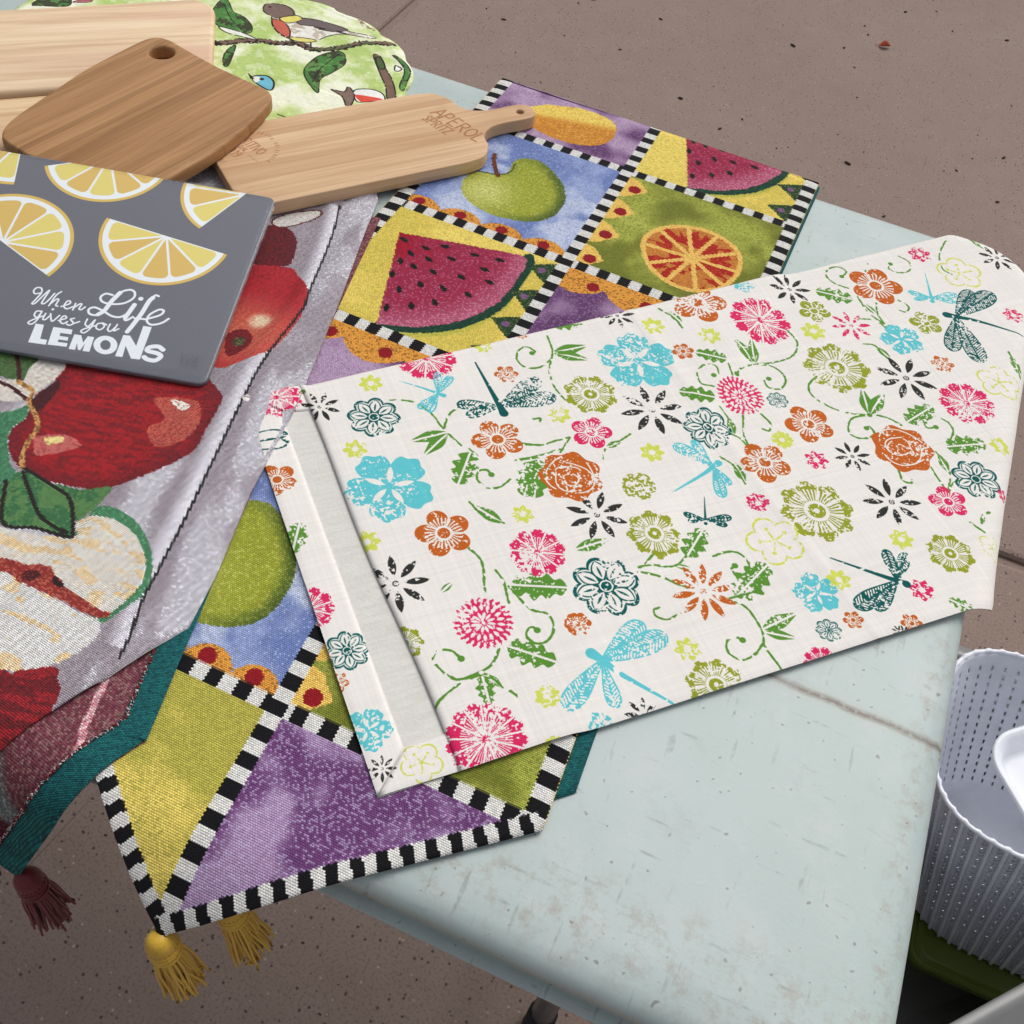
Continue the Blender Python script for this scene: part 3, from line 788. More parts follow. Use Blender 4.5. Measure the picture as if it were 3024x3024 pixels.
bg_purple(-1, -1); pear(-1, -1)
bg_blue(-1, 0); apple(-1, 0); scallops(-1, 0, 4)
bg_yellow(-1, 1); melon(-1, 1)
bg_purple(-1, 2); pear(-1, 2); top_scallops(-1, 2)
bg_blue(-1, 3); apple(-1, 3); scallops(-1, 3, 5)
w = cell(-1, 4, 0, 4.95); mottled(w, (230, 204, 104), (176, 168, 74), 26, (166, 160, 70), .16, seed=3)
bg_yellow(0, -1); melon(0, -1)
bg_green(0, 0); orange(0, 0)
bg_purple(0, 1); pear(0, 1); top_scallops(0, 1)
bg_blue(0, 2); apple(0, 2)
bg_green(0, 3); orange(0, 3)
w = cell(0, 4, 1, 4.95); mottled(w, (104, 62, 110), (168, 140, 176), 30, (176, 158, 190), .30, seed=2)

WHT, BLK = (214, 212, 206), (18, 17, 20)
def checks(p, q, width, n, flip=0):
    p, q = np.array(p), np.array(q)
    L = np.linalg.norm(q - p)
    d = (q - p) / L
    nn = np.array([-d[1], d[0]])
    w = FT.win(min(p[0], q[0]) - width, min(p[1], q[1]) - width, max(p[0], q[0]) + width, max(p[1], q[1]) + width)
    t = (FT.X[w] - p[0]) * d[0] + (FT.Y[w] - p[1]) * d[1]
    s = (FT.X[w] - p[0]) * nn[0] + (FT.Y[w] - p[1]) * nn[1]
    m = (np.clip(.5 + (width / 2 - np.abs(s)) / FT.res, 0, 1)) * ((t > -width * .4) & (t < L + width * .4))
    k = (np.floor(t / L * n * 2 + flip).astype(int) & 1) == 0
    c = np.where(k[..., None], np.asarray(BLK, np.float32), np.asarray(WHT, np.float32))
    FT.put(w, m, c, (120, 118, 116), 0.0)
for r in range(0, 5):
    checks(fp(-1.02, r), fp(1.02, r), .0105, 17)
checks(fp(0, FR0 - .05), fp(0, FRT - .03), .0110, 47, 1)
for sgn in (-1, 1):
    checks((sgn * .1590, -(FR0 - .05) * CY), (sgn * .1590, -4.02 * CY), .0125, 40)
    checks((sgn * .1595, -4.0 * CY), (0, -(FRT - .030) * CY), .0125, 15)
fr_h = FT.weave(.00150, .00125, 0.0, jitter=.07, depth=.55)
M_FRUIT = print_mat('fruit_tapestry', FT.image('fruit_tapestry', fr_h), rough=.88, bump_d=.0006, bump_s=.55)

def woven_mat(name, c1, c2, pitch=.0011, rough=.9):
    """plain woven cloth (linings, bindings)"""
    m, nt, b = new_mat(name)
    v = coords(nt)
    ch = N(nt, 'ShaderNodeTexWave', wave_type='BANDS', bands_direction='DIAGONAL')
    ch.inputs['Scale'].default_value = 1 / pitch / 2.2
    ch.inputs['Distortion'].default_value = 1.2
    ch.inputs['Detail'].default_value = 2
    nt.links.new(v, ch.inputs['Vector'])
    n1 = noise(nt, v, 900, 2)
    f = math_n(nt, 'MULTIPLY', ch.outputs['Fac'], n1)
    nt.links.new(ramp(nt, f, [(.1, srgb(*c2)), (.55, srgb(*c1))]), b.inputs['Base Color'])
    b.inputs['Roughness'].default_value = rough
    b.inputs['Specular IOR Level'].default_value = .2
    bump(nt, b, f, .6, .0006)
    return m
TLC = Canvas(0, 0, .12, .12, .00025, (26, 92, 92))
TLC.mp[:] = .25
TLC.mix[:] = (18, 66, 72)
tl_h = TLC.weave(.0018, .00100, .4, jitter=.12, depth=.75, seed=3)
M_TEAL = print_mat('teal_lining', TLC.image('teal_weave', tl_h), rough=.85, bump_d=.0006)
for n_ in M_TEAL.node_tree.nodes:
    if n_.type == 'TEX_IMAGE':
        n_.extension = 'REPEAT'
        tc_ = M_TEAL.node_tree.nodes.new('ShaderNodeTexCoord')
        mp_ = M_TEAL.node_tree.nodes.new('ShaderNodeMapping')
        mp_.inputs['Scale'].default_value = (1 / .12, 1 / .12, 1)
        M_TEAL.node_tree.links.new(tc_.outputs['Object'], mp_.inputs[0])
        M_TEAL.node_tree.links.new(mp_.outputs[0], n_.inputs[0])
# ------------------------------------------------------------------ apple tapestry
AT = Canvas(-.80, -.17, -.415, .56, .00034, (172, 160, 168))
f = fbm(AT.X * 2.2 + AT.Y * .5, AT.Y * .8, 16, 2, 3)
AT.put((slice(0, AT.H), slice(0, AT.W)), sstep(.42, .72, f) * .8, (214, 212, 220), (232, 232, 238), .25)
AT.mp[:] = .22
AT.mix[:] = np.where((AT.rgb[..., :1] > 190), np.float32([240, 240, 246]), np.float32([134, 122, 132]))
AXA = math.radians(13.5)
def ap(pts, col, **k):
    return AT.poly(pts, col, **k)
DK, RED, RED2 = (60, 14, 18), (158, 16, 26), (112, 10, 18)
# grey cloth beyond the stitched line is a shade plainer
# big red apple
big = [(-.6462, .2371), (-.632, .262), (-.60, .280), (-.565, .284), (-.5407, .2691), (-.5285, .2609), (-.5246, .2518), (-.5225, .241), (-.5201, .2251), (-.517, .2115), (-.5237, .193), (-.537, .1714), (-.5508, .1581), (-.5609, .1527), (-.5807, .148), (-.5993, .1476), (-.6134, .1497), (-.6242, .156), (-.6334, .1661), (-.6357, .175), (-.6339, .1851), (-.6398, .1963), (-.6423, .2085), (-.6384, .2203)]
ap([(-.72, .10), (-.61, .1321), (-.6194, .15), (-.6309, .1624), (-.6356, .1737), (-.6346, .186), (-.6412, .1942), (-.6513, .182), (-.70, .16)], (70, 130, 92), wob=.001, mix=(40, 84, 56), mp=.4)
w, d, m = ap(big, RED, wob=.0014, mix=RED2, mp=.2)
AT.put(w, m * sstep(-.016, -.001, d) * .75, (110, 12, 22), (60, 12, 18), .35)
gr = sstep(.5, .62, vnoise(AT.X[w] * 3 + AT.Y[w] * .7, AT.Y[w] * 14 - AT.X[w] * 3.2, 40, 1))
AT.put(w, m * gr * .6, (112, 16, 26), (70, 14, 20), .4)
for pts, c, al in (([(-.5704, .2401), (-.5473, .2516), (-.5317, .2398), (-.5266, .2203), (-.5358, .2039), (-.5474, .2039), (-.5586, .2159), (-.5532, .228)], (196, 108, 84), .75),
                   ([(-.5603, .2443), (-.5553, .2472), (-.5468, .2464), (-.5435, .2414), (-.5478, .239), (-.5541, .241)], (240, 234, 214), 1),
                   ([(-.6177, .1746), (-.602, .1844), (-.5869, .1825), (-.5931, .1729), (-.6053, .1613), (-.6128, .1659)], (206, 128, 116), .75),
                   ([(-.6122, .1763), (-.6033, .1824), (-.5999, .1779), (-.6047, .1728), (-.6095, .1727)], (236, 212, 138), 1)):
    ap(pts, c, alpha=al, wob=.0016, mix=(150, 28, 34), mp=.25)
ap([(-.6413, .1995), (-.6409, .2092), (-.6385, .2244), (-.6333, .219), (-.6309, .2067), (-.6306, .1935), (-.6363, .1956)], (72, 14, 22), mix=(30, 8, 10), mp=.4)
# blossom and small leaves at the stalk
ap([(-.70, .25), (-.6623, .2338), (-.6583, .2275), (-.6579, .2192), (-.6584, .2133), (-.6734, .2091), (-.71, .215)], (74, 104, 56), mix=(40, 60, 34), mp=.3)
ap([(-.6623, .2338), (-.6441, .2403), (-.6407, .2232), (-.6445, .2073), (-.6576, .2124)], (236, 230, 220), mix=(170, 140, 110), mp=.15)
ap([(-.69, .205), (-.6718, .2072), (-.6605, .2121), (-.6459, .2065), (-.6435, .201), (-.658, .1903), (-.69, .19)], (236, 230, 220), mix=(170, 140, 110), mp=.15)
AT.stroke([(-.69, .24), (-.6752, .228), (-.6608, .2119)], .0030, DK)
AT.stroke([(-.70, .207), (-.6695, .2043), (-.6608, .2037), (-.6442, .1993)], .0028, DK)
AT.stroke([(-.6611, .2104), (-.6466, .2075), (-.642, .1978), (-.6298, .1899), (-.622, .1812), (-.619, .1688), (-.6155, .1583), (-.6083, .1487)], .0034, (196, 148, 84), mix=(60, 30, 20), mp=.35)
# cut apple with green skin
ap([(-.5456, .134), (-.5442, .1428), (-.5276, .1451), (-.5107, .1396), (-.4947, .1277), (-.4846, .1149), (-.4795, .1023), (-.4795, .0911), (-.485, .077), (-.4925, .0700), (-.52, .085), (-.54, .11)], (64, 124, 84), wob=.001, mix=(150, 190, 150), mp=.15)
w, d, m = ap([(-.65, .09), (-.5867, .1029), (-.5429, .1165), (-.5500, .1245), (-.5433, .1344), (-.5245, .1371), (-.5077, .1317), (-.4937, .1207), (-.4848, .1065), (-.4837, .0927), (-.4876, .079), (-.4933, .0734), (-.509, .0765), (-.5362, .0796), (-.5702, .0826), (-.65, .07)], (238, 232, 222), wob=.001, mix=(222, 190, 146), mp=.14)
sp = (vnoise(AT.X[w] * 1.2, AT.Y[w] * 3, 90, 2) > .66)
AT.put(w, m * sp, (222, 190, 142), (236, 228, 214), .4)
w, d, m = ap([(-.64, .055), (-.5651, .0764), (-.5375, .0733), (-.5196, .0725), (-.5011, .0708), (-.4918, .0714), (-.4858, .0649), (-.4855, .0567), (-.4874, .0500), (-.4953, .0356), (-.5104, .0235), (-.5195, .0205), (-.56, .005), (-.64, -.02)], (236, 234, 230), wob=.001, mix=(220, 200, 170), mp=.06)
sp = (vnoise(AT.X[w] * 1.2, AT.Y[w] * 3, 70, 4) > .74)
AT.put(w, m * sp, (222, 190, 142), (236, 228, 214), .4)
ap([(-.60, .075), (-.5719, .0847), (-.555, .0875), (-.5425, .091), (-.5315, .0864), (-.5155, .0802), (-.4962, .0774), (-.4875, .0775), (-.4925, .0724), (-.5053, .0715), (-.5212, .0731), (-.5375, .0733), (-.5512, .0748), (-.5651, .0764), (-.60, .065)], (140, 40, 34), wob=.002, mix=(206, 130, 100), mp=.35)
ap([(-.553, .083), (-.545, .086), (-.541, .081), (-.546, .077), (-.552, .078)], (70, 12, 14), mix=(160, 60, 50), mp=.2)
ap([(-.534, .0855), (-.526, .0835), (-.524, .0805), (-.531, .081)], (40, 10, 10))
# leaves in front
for P in ([(-.64, .115), (-.6097, .1311), (-.6069, .1461), (-.588, .146), (-.5776, .1465), (-.5656, .1413), (-.5558, .1318), (-.5438, .116), (-.5565, .114), (-.5683, .1125), (-.5889, .1056), (-.63, .095)],
          [(-.5804, .1467), (-.5644, .1502), (-.548, .1606), (-.546, .1451), (-.5504, .1282), (-.5611, .1371)]):
    w, d, m = ap(P, (52, 104, 62), wob=.001, mix=(120, 156, 90), mp=.2)
    AT.put(w, m * (fbm(AT.X[w], AT.Y[w], 90, 1, 2) > .52) * .6, (104, 140, 76), (46, 84, 52), .3)
for P in ([(-.605, .1454), (-.5909, .1344), (-.5726, .1213), (-.5501, .1174)], [(-.606, .1483), (-.5833, .1452), (-.5711, .1433), (-.5611, .1371), (-.5447, .1171)],
          [(-.6097, .135), (-.5889, .1066), (-.5683, .1125), (-.5438, .115)]):
    AT.stroke(P, .0026, (28, 22, 18))
# red apple at the bottom, red apples higher up
w, d, m = ap([(-.60, .02), (-.5195, .0205), (-.5104, .0235), (-.4945, .0345), (-.4872, .0288), (-.4803, .0216), (-.4780, .0002), (-.482, -.03), (-.52, -.07), (-.60, -.08)], (150, 20, 30), wob=.001, mix=(80, 12, 20), mp=.3)
AT.put(w, m * (vnoise(AT.X[w], AT.Y[w] * 8 - AT.X[w] * 2, 60, 1) > .55), (112, 14, 24), (70, 12, 18), .4)
up = [(-.64, .44), (-.5984, .4524), (-.5899, .4548), (-.5769, .4464), (-.5678, .4279), (-.5671, .4104), (-.60, .40), (-.64, .41)]
ap(up, (104, 12, 26), wob=.001, mix=(50, 10, 14), mp=.4)
w, d, m = ap([(-.66, .33), (-.62, .38), (-.5671, .4104), (-.5511, .4047), (-.5368, .3933), (-.5275, .3760), (-.5225, .355), (-.5217, .3285), (-.526, .311), (-.5384, .2956), (-.5492, .2874), (-.60, .28), (-.65, .29)], (172, 26, 38), wob=.001, mix=(120, 16, 28), mp=.25)
AT.put(w, m * sstep(.05, .0, np.hypot((AT.X[w] + .553) * .9, AT.Y[w] - .327) - .01) * .8, (198, 96, 72), (226, 170, 120), .35)
AT.put(w, m * sstep(.012, .004, np.hypot(AT.X[w] + .549, AT.Y[w] - .345)), (236, 214, 180), (206, 120, 90), .35)
ap([(-.5629, .3205), (-.5539, .3323), (-.5424, .3234), (-.543, .31), (-.5508, .3013)], (120, 14, 24), mix=(60, 10, 14), mp=.3)
ap([(-.556, .319), (-.551, .324), (-.546, .318), (-.551, .312)], (60, 56, 34), mix=(150, 150, 90), mp=.3)
ap([(-.6057, .4563), (-.5996, .4712), (-.581, .4882), (-.575, .482), (-.585, .4633), (-.5966, .4521)], (230, 226, 220), outline=(96, 40, 34), ow=.0008, mix=(200, 180, 160), mp=.1)
# black stitched line along the hem
SEAM = [(-.5678, .5036), (-.5526, .461), (-.5315, .3868), (-.526, .3664), (-.5222, .3047), (-.5077, .2355), (-.4912, .1642), (-.4834, .126), (-.4773, .0955), (-.4687, .0695), (-.4655, .055)]
AT.stroke(SEAM, .0016, (22, 20, 24))
_P = smooth_open(SEAM)
_xs = np.interp(AT.Y, _P[::-1, 1], _P[::-1, 0])
_b = sstep(-.016, -.003, AT.X - _xs) * (AT.X < _xs) * (AT.Y > .06) * (AT.Y < .5)  # pale band painted as a highlight on the grey beside the seam
AT.rgb[np.abs(AT.rgb - AT.rgb.mean(2, keepdims=True)).max(2) < 14] *= .90
_isbg = np.abs(AT.rgb - AT.rgb.mean(2, keepdims=True)).max(2) < 14
AT.put((slice(0, AT.H), slice(0, AT.W)), (_b * _isbg * .75).astype(np.float32), (222, 220, 228), (246, 246, 250), .4)
AT.stroke(SEAM, .0016, (22, 20, 24))
ap_h = AT.weave(.00150, .00120, -.16, jitter=.08, depth=.62, seed=9, stray=.45)
AT.stroke([(-.447, .080), (-.470, .028), (-.478, .008), (-.495, -.03), (-.53, -.10)], .0009, (226, 222, 216), smooth=False)
M_APPLE = print_mat('apple_tapestry', AT.image('apple_tapestry', ap_h), rough=.8, bump_d=.0006, bump_s=.6, spec=.4)
# wrong side of the same cloth: floats of burgundy, slate and pink
AB = Canvas(-.80, -.17, -.415, .56, .0005, (112, 58, 68))
AB.mp[:] = .4
AB.mix[:] = (150, 118, 112)
sl = sstep(-.482, -.492, AB.X + (AB.Y + .02) * .55)
AB.put((slice(0, AB.H), slice(0, AB.W)), sl, (104, 112, 112), (176, 178, 160), .35)
sl2 = sstep(-.055, -.066, AB.Y + .3 * (AB.X + .48))
AB.put((slice(0, AB.H), slice(0, AB.W)), sl2, (74, 22, 36), (140, 90, 90), .2)
AB.stroke([(-.472, .07), (-.4657, .0456), (-.4612, .0266), (-.4576, .0121), (-.4509, -.0024)], .0042, (196, 128, 138), mix=(230, 214, 208), mp=.5)
ab_h = AB.weave(.0015, .0013, -.2, jitter=.14, depth=.55, seed=10)
M_APPLE_BACK = print_mat('tapestry_reverse', AB.image('tapestry_reverse', ab_h), rough=.88, bump_d=.0006)
# ------------------------------------------------------------------ bird placemat print
PM = Canvas(-1.12, .48, -.575, .86, .00036, (208, 220, 158))
Wd = (slice(0, PM.H), slice(0, PM.W))
g = fbm(PM.X, PM.Y, 26, 1, 4)
PM.put(Wd, sstep(.46, .64, g), (236, 238, 212))
PM.put(Wd, sstep(.50, .34, g) * .75, (172, 198, 108))
PM.put(Wd, (fbm(PM.X, PM.Y, 130, 3, 3) > .6) * .35, (240, 242, 226))
DKB, BRN = (44, 34, 32), (124, 98, 84)
OUT = dict(outline=DKB, ow=.0007, broken=.18)
PM.stroke([(-.84, .645), (-.7949, .6743), (-.7778, .6908), (-.7633, .7008), (-.7467, .7074), (-.732, .7175), (-.7147, .7152), (-.7016, .7242), (-.6903, .7367), (-.6807, .7529), (-.6661, .7643), (-.6551, .7719)], .0088, DKB, wob=.004)
PM.stroke([(-.84, .646), (-.7949, .6753), (-.7778, .6918), (-.7633, .7018), (-.7467, .7084), (-.732, .7185), (-.7147, .7162), (-.7016, .7252), (-.6903, .7377), (-.6807, .7539), (-.6661, .7653), (-.6551, .7729)], .0050, BRN, wob=.005, dash=.25)
PM.stroke([(-.715, .7145), (-.7016, .7235), (-.6903, .7360), (-.6807, .752), (-.6661, .7633)], .003, (70, 98, 52), dash=.45)
bird = [(-.7958, .7576), (-.7993, .7681), (-.793, .7736), (-.7831, .777), (-.772, .7744), (-.7623, .7658), (-.748, .7656), (-.7315, .7696), (-.713, .7699), (-.7031, .7668), (-.6755, .7735), (-.6774, .7683), (-.7027, .7596), (-.7142, .7468), (-.7192, .7312), (-.7248, .7249), (-.7347, .7181), (-.7426, .7199), (-.7558, .7228), (-.7698, .7327), (-.7791, .7463), (-.7815, .7523), (-.7895, .7518)]
w, d, m = PM.poly(bird, (234, 230, 218), **OUT)
PM.put(w, m * (fbm(PM.X[w], PM.Y[w], 160, 2) > .55) * .7, (176, 160, 140))
PM.poly([(-.7958, .7576), (-.7993, .7681), (-.793, .7736), (-.7831, .777), (-.772, .7744), (-.765, .7664), (-.7691, .7533), (-.7785, .7493), (-.7895, .7518)], (122, 102, 92), **OUT)
PM.poly([(-.7772, .7451), (-.7649, .7462), (-.7517, .7355), (-.7454, .7228), (-.755, .7234), (-.768, .7316)], (196, 98, 80), **OUT)
PM.poly([(-.7608, .7592), (-.7491, .7674), (-.7319, .7703), (-.7086, .7704), (-.704, .7662), (-.7191, .7557), (-.7375, .7553), (-.7496, .7519)], (112, 98, 98), **OUT)
PM.poly([(-.7725, .751), (-.7623, .7658), (-.7531, .7621), (-.7606, .7467)], (224, 212, 110), **OUT)
PM.poly([(-.745, .7225), (-.735, .7200), (-.722, .7265), (-.720, .733), (-.735, .729)], (222, 212, 120), **OUT)
PM.disc(-.7925, .7655, .0016, DKB)
for q in (0, .004, .009):
    PM.stroke([(-.738 + q, .756 - q * .3), (-.722 + q, .7585), (-.706 + q, .762)], .0012, DKB, dash=.3)
PM.stroke([(-.7385, .7195), (-.7375, .713)], .0014, DKB)
PM.stroke([(-.7225, .7265), (-.7165, .7165)], .0014, DKB)
def pleaf(P, veins=()):
    w, d, m = PM.poly(P, (74, 126, 62), **OUT)
    PM.put(w, m * (fbm(PM.X[w], PM.Y[w], 120, 2) > .5) * .75, (58, 50, 40))
    PM.put(w, m * (fbm(PM.X[w] + 3, PM.Y[w], 150, 4) > .62) * .7, (112, 160, 86))
    for v in veins:
        PM.stroke(v, .0012, DKB, dash=.2)
pleaf([(-.8316, .717), (-.8391, .7398), (-.8396, .7499), (-.8335, .7517), (-.817, .7349), (-.8033, .7319), (-.787, .7207), (-.7805, .7082), (-.7894, .702), (-.8022, .7003), (-.8184, .7038)], [[(-.834, .744), (-.81, .72), (-.787, .706)]])
pleaf([(-.6923, .7258), (-.682, .7234), (-.6745, .7077), (-.677, .6879), (-.6804, .6701), (-.6705, .6486), (-.6839, .6569), (-.6974, .6698), (-.7035, .6836), (-.7032, .7067)], [[(-.688, .724), (-.690, .69), (-.684, .662)]])
PM.poly([(-.812, .700), (-.80, .695), (-.783, .697), (-.768, .7002), (-.783, .7035), (-.802, .7025)], (234, 236, 222), **OUT)
PM.poly([(-.6588, .7393), (-.652, .7415), (-.6398, .7265), (-.6212, .7074), (-.6056, .683), (-.6112, .6771), (-.6219, .6938), (-.6362, .7108)], BRN, **OUT)
PM.poly([(-.655, .737), (-.649, .738), (-.638, .724), (-.644, .721)], (78, 100, 56), outline=DKB, ow=.0009)
PM.poly([(-.7351, .6379), (-.7331, .6436), (-.7247, .6479), (-.715, .6427), (-.7093, .6314), (-.7123, .6273), (-.7281, .6318)], (110, 182, 204), outline=DKB, ow=.0009)
PM.poly([(-.7351, .6379), (-.7325, .6420), (-.727, .6400), (-.7281, .6318)], (232, 234, 220))
PM.disc(-.7265, .6405, .0022, DKB)
PM.poly([(-.7435, .6427), (-.7361, .6394), (-.7322, .6368), (-.7354, .6347)], DKB, smooth=False)
PM.poly([(-.6436, .6707), (-.6315, .6808), (-.6185, .6808), (-.6128, .6718), (-.6264, .6587), (-.6336, .656)], (238, 238, 232), **OUT)
PM.poly([(-.6394, .6649), (-.6257, .6697), (-.614, .6725), (-.6264, .6587), (-.6328, .6587)], (222, 84, 66))
PM.poly([(-.6631, .6608), (-.6507, .6638), (-.6518, .6739), (-.6402, .6644), (-.6342, .6473), (-.6373, .6431), (-.648, .655)], (128, 106, 96), **OUT)
pleaf([(-.6438, .7518), (-.6318, .7505), (-.6165, .7377), (-.6097, .7151), (-.6064, .6997), (-.6121, .7046), (-.6198, .7309), (-.6334, .7448)])
PM.poly([(-.632, .736), (-.624, .733), (-.628, .726)], (240, 240, 232), **OUT)
PM.stroke([(-.6825, .5953), (-.6738, .5949)], .0014, DKB)
PM.poly([(-.7397, .8079), (-.7316, .8083), (-.7268, .8038), (-.7319, .8002)], (140, 106, 96), **OUT)
pleaf([(-.7809, .663), (-.7801, .6798), (-.7713, .6603), (-.7653, .6418), (-.772, .645)])
pleaf([(-.9861, .6374), (-.97, .6426), (-.955, .654), (-.965, .668), (-.985, .66)])
PM.poly([(-.9553, .662), (-.953, .669), (-.9426, .6751), (-.9431, .6707)], (196, 116, 116), **OUT)
for P in ([(-.705, .797), (-.695, .789), (-.684, .787)], [(-.675, .787), (-.662, .783)]):
    PM.stroke(P, .0045, (150, 116, 108), dash=.3)
PM.rgb = np.clip(PM.rgb * (1 + .05 * (vnoise(PM.X, PM.Y, 800, 1) - .5))[..., None], 0, 255)
quilt = fbm(PM.X, PM.Y, 85, 2, 3)
M_PLACEMAT = print_mat('placemat_print', PM.image('bird_print', quilt), rough=.85, bump_d=.0035, bump_s=.5)
# ------------------------------------------------------------------ lemon print on the glass board (x to the left from the right corner, y down)
LB_W, LB_H = .285, .1915
LC = Canvas(-.006, -.006, LB_W + .006, LB_H + .006, .00022, (112, 113, 120))
LC.rgb *= (1 + .03 * (vnoise(LC.X, LC.Y, 1500, 1) - .5))[..., None]
YL, YD, YW, RIND = (228, 212, 122), (220, 186, 106), (236, 241, 243), (220, 186, 98)
def slice_(cx, cy, ang, R, half=True, cols=(0, 1, 0, 1, 1, 0)):
    """half slice: ang = direction the round side faces"""
    w = LC.win(cx - R, cy - R, cx + R, cy + R)
    X, Y = LC.X[w] - cx, LC.Y[w] - cy
    ca, sa = math.cos(ang), math.sin(ang)
    f = X * ca + Y * sa
    s = -X * sa + Y * ca
    r = np.hypot(X, Y)
    e = LC.res
    AA = lambda d: np.clip(.5 - d / e, 0, 1)
    halfm = AA(-f)
    LC.put(w, AA(r - R) * halfm, RIND)
    LC.put(w, AA(r - R * .945) * halfm, YW)
    n = len(cols)
    th = np.arctan2(s, f) + math.pi / 2          # 0..pi over the half
    for k in range(n):
        a0, a1 = k * math.pi / n, (k + 1) * math.pi / n
        am = (a0 + a1) / 2
        hw = (a1 - a0) / 2
        g = R * .018
        # distance to the two bounding rays, inset, with rounded outer corners
        dl = r * np.sin(hw - np.abs(th - am)) - g
        dr = R * .86 - r
        rc = R * .09
        q1, q2 = rc - dl, rc - dr
        d = np.where((q1 > 0) & (q2 > 0), np.hypot(q1, q2) - rc, np.maximum(-dl, -dr))
        m = AA(d) * (np.abs(th - am) < hw) * (f > g)
        LC.put(w, m, YD if cols[k] else YL)
slice_(.0700, .0598, 1.41, .0505)
slice_(.1400, -.0130, 2.02, .0505, cols=(0, 1, 0, 1, 1, 0))
slice_(.0250, .0022, -.49, .0500, cols=(0, 1, 0, 0, 1, 0))
slice_(.1850, .0940, -2.08, .0515, cols=(1, 0, 0, 1, 1, 0))
slice_(.2120, -.0150, math.atan2(.012, .05), .0505)
slice_(.2480, .1450, math.atan2(-.03, .04), .0505)
SCRIPT = [[(0.1405, 0.1358), (0.1434, 0.1371), (0.1454, 0.1347), (0.1443, 0.1313), (0.141, 0.1311), (0.1394, 0.1351), (0.1409, 0.1419), (0.1421, 0.1464), (0.14, 0.1456),
    (0.1372, 0.1375), (0.1347, 0.1316), (0.1353, 0.1392), (0.1356, 0.1446), (0.1335, 0.1444), (0.1316, 0.1397), (0.1301, 0.1337)], [(0.126, 0.131), (0.1284, 0.1354),
    (0.1298, 0.1458)], [(0.1293, 0.1437), (0.1267, 0.1386), (0.1251, 0.1391), (0.1253, 0.1442), (0.1236, 0.1449)], [(0.1211, 0.1446), (0.1162, 0.1407), (0.1169, 0.1383),
    (0.1188, 0.139), (0.1193, 0.1439), (0.1165, 0.1458), (0.1132, 0.1431)], [(0.1122, 0.1395), (0.112, 0.1459)], [(0.1121, 0.1439), (0.1091, 0.1393), (0.1077, 0.1395),
    (0.1081, 0.1438), (0.1062, 0.1442), (0.1045, 0.1412)], [(0.1328, 0.1519), (0.1362, 0.1527), (0.1365, 0.1565), (0.1338, 0.1581), (0.1325, 0.1532)], [(0.1326, 0.1518),
    (0.1329, 0.1602), (0.1351, 0.1648), (0.1379, 0.1645), (0.1368, 0.1618), (0.1302, 0.1559)], [(0.1293, 0.1532), (0.1293, 0.1587), (0.1273, 0.1585), (0.1258, 0.1549)], [(0.1259, 0.1527),
    (0.1224, 0.1592), (0.1192, 0.1529)], [(0.1182, 0.1575), (0.1139, 0.1545), (0.1148, 0.1526), (0.1166, 0.1533), (0.1171, 0.1576), (0.1142, 0.1597), (0.1118, 0.1572)], [(0.1082, 0.1532),
    (0.1104, 0.1547), (0.1073, 0.1575), (0.1091, 0.1601), (0.1115, 0.1595)], [(0.1071, 0.158), (0.1036, 0.1553)], [(0.099, 0.1518), (0.0989, 0.1566), (0.096, 0.158),
    (0.0937, 0.1519)], [(0.0934, 0.1513), (0.0941, 0.1596), (0.0966, 0.1643), (0.0994, 0.1639), (0.0982, 0.1612), (0.0911, 0.1562)], [(0.0878, 0.1531), (0.0906, 0.1547),
    (0.0902, 0.1583), (0.0869, 0.1593), (0.0851, 0.1555), (0.0875, 0.153), (0.0841, 0.1539)], [(0.0818, 0.1527), (0.0819, 0.1578), (0.0794, 0.1591), (0.0772, 0.1544)], [(0.0768, 0.152),
    (0.0773, 0.1581), (0.0745, 0.1556)]]
BIGS = [[(0.0893, 0.1259), (0.0945, 0.1257), (0.097, 0.1296), (0.0944, 0.1336), (0.0872, 0.1344), (0.0786, 0.1314), (0.0738, 0.1249), (0.0751, 0.1195), (0.0793, 0.1183),
    (0.0849, 0.1225), (0.0881, 0.1318), (0.0901, 0.1414), (0.094, 0.1467), (0.0993, 0.1466), (0.1012, 0.1428), (0.0979, 0.1401), (0.0909, 0.1419), (0.0834, 0.1452),
    (0.0772, 0.1448), (0.0734, 0.1403), (0.0714, 0.1336)], [(0.0711, 0.1314), (0.0735, 0.1446), (0.0718, 0.1467), (0.0684, 0.1427)], [(0.0568, 0.1195), (0.0595, 0.1194),
    (0.0621, 0.1264), (0.0635, 0.1381), (0.066, 0.1498), (0.0678, 0.1568)], [(0.0669, 0.1437), (0.0587, 0.1428)], [(0.0587, 0.1428), (0.0501, 0.1367), (0.0489, 0.1322),
    (0.0527, 0.1321), (0.0576, 0.1384), (0.0574, 0.1443), (0.0532, 0.1468), (0.0468, 0.1437), (0.0431, 0.1387)]]
THICK = [[(0.0849, 0.1225), (0.0881, 0.1318), (0.0901, 0.1414), (0.0932, 0.146)], [(0.0711, 0.1314), (0.0735, 0.1446)], [(0.0604, 0.1218), (0.0621, 0.1264), (0.0635, 0.1381),
    (0.066, 0.1498), (0.0678, 0.1568)]]
DOTS = [(0.1258, 0.1485), (0.0685, 0.1248)]
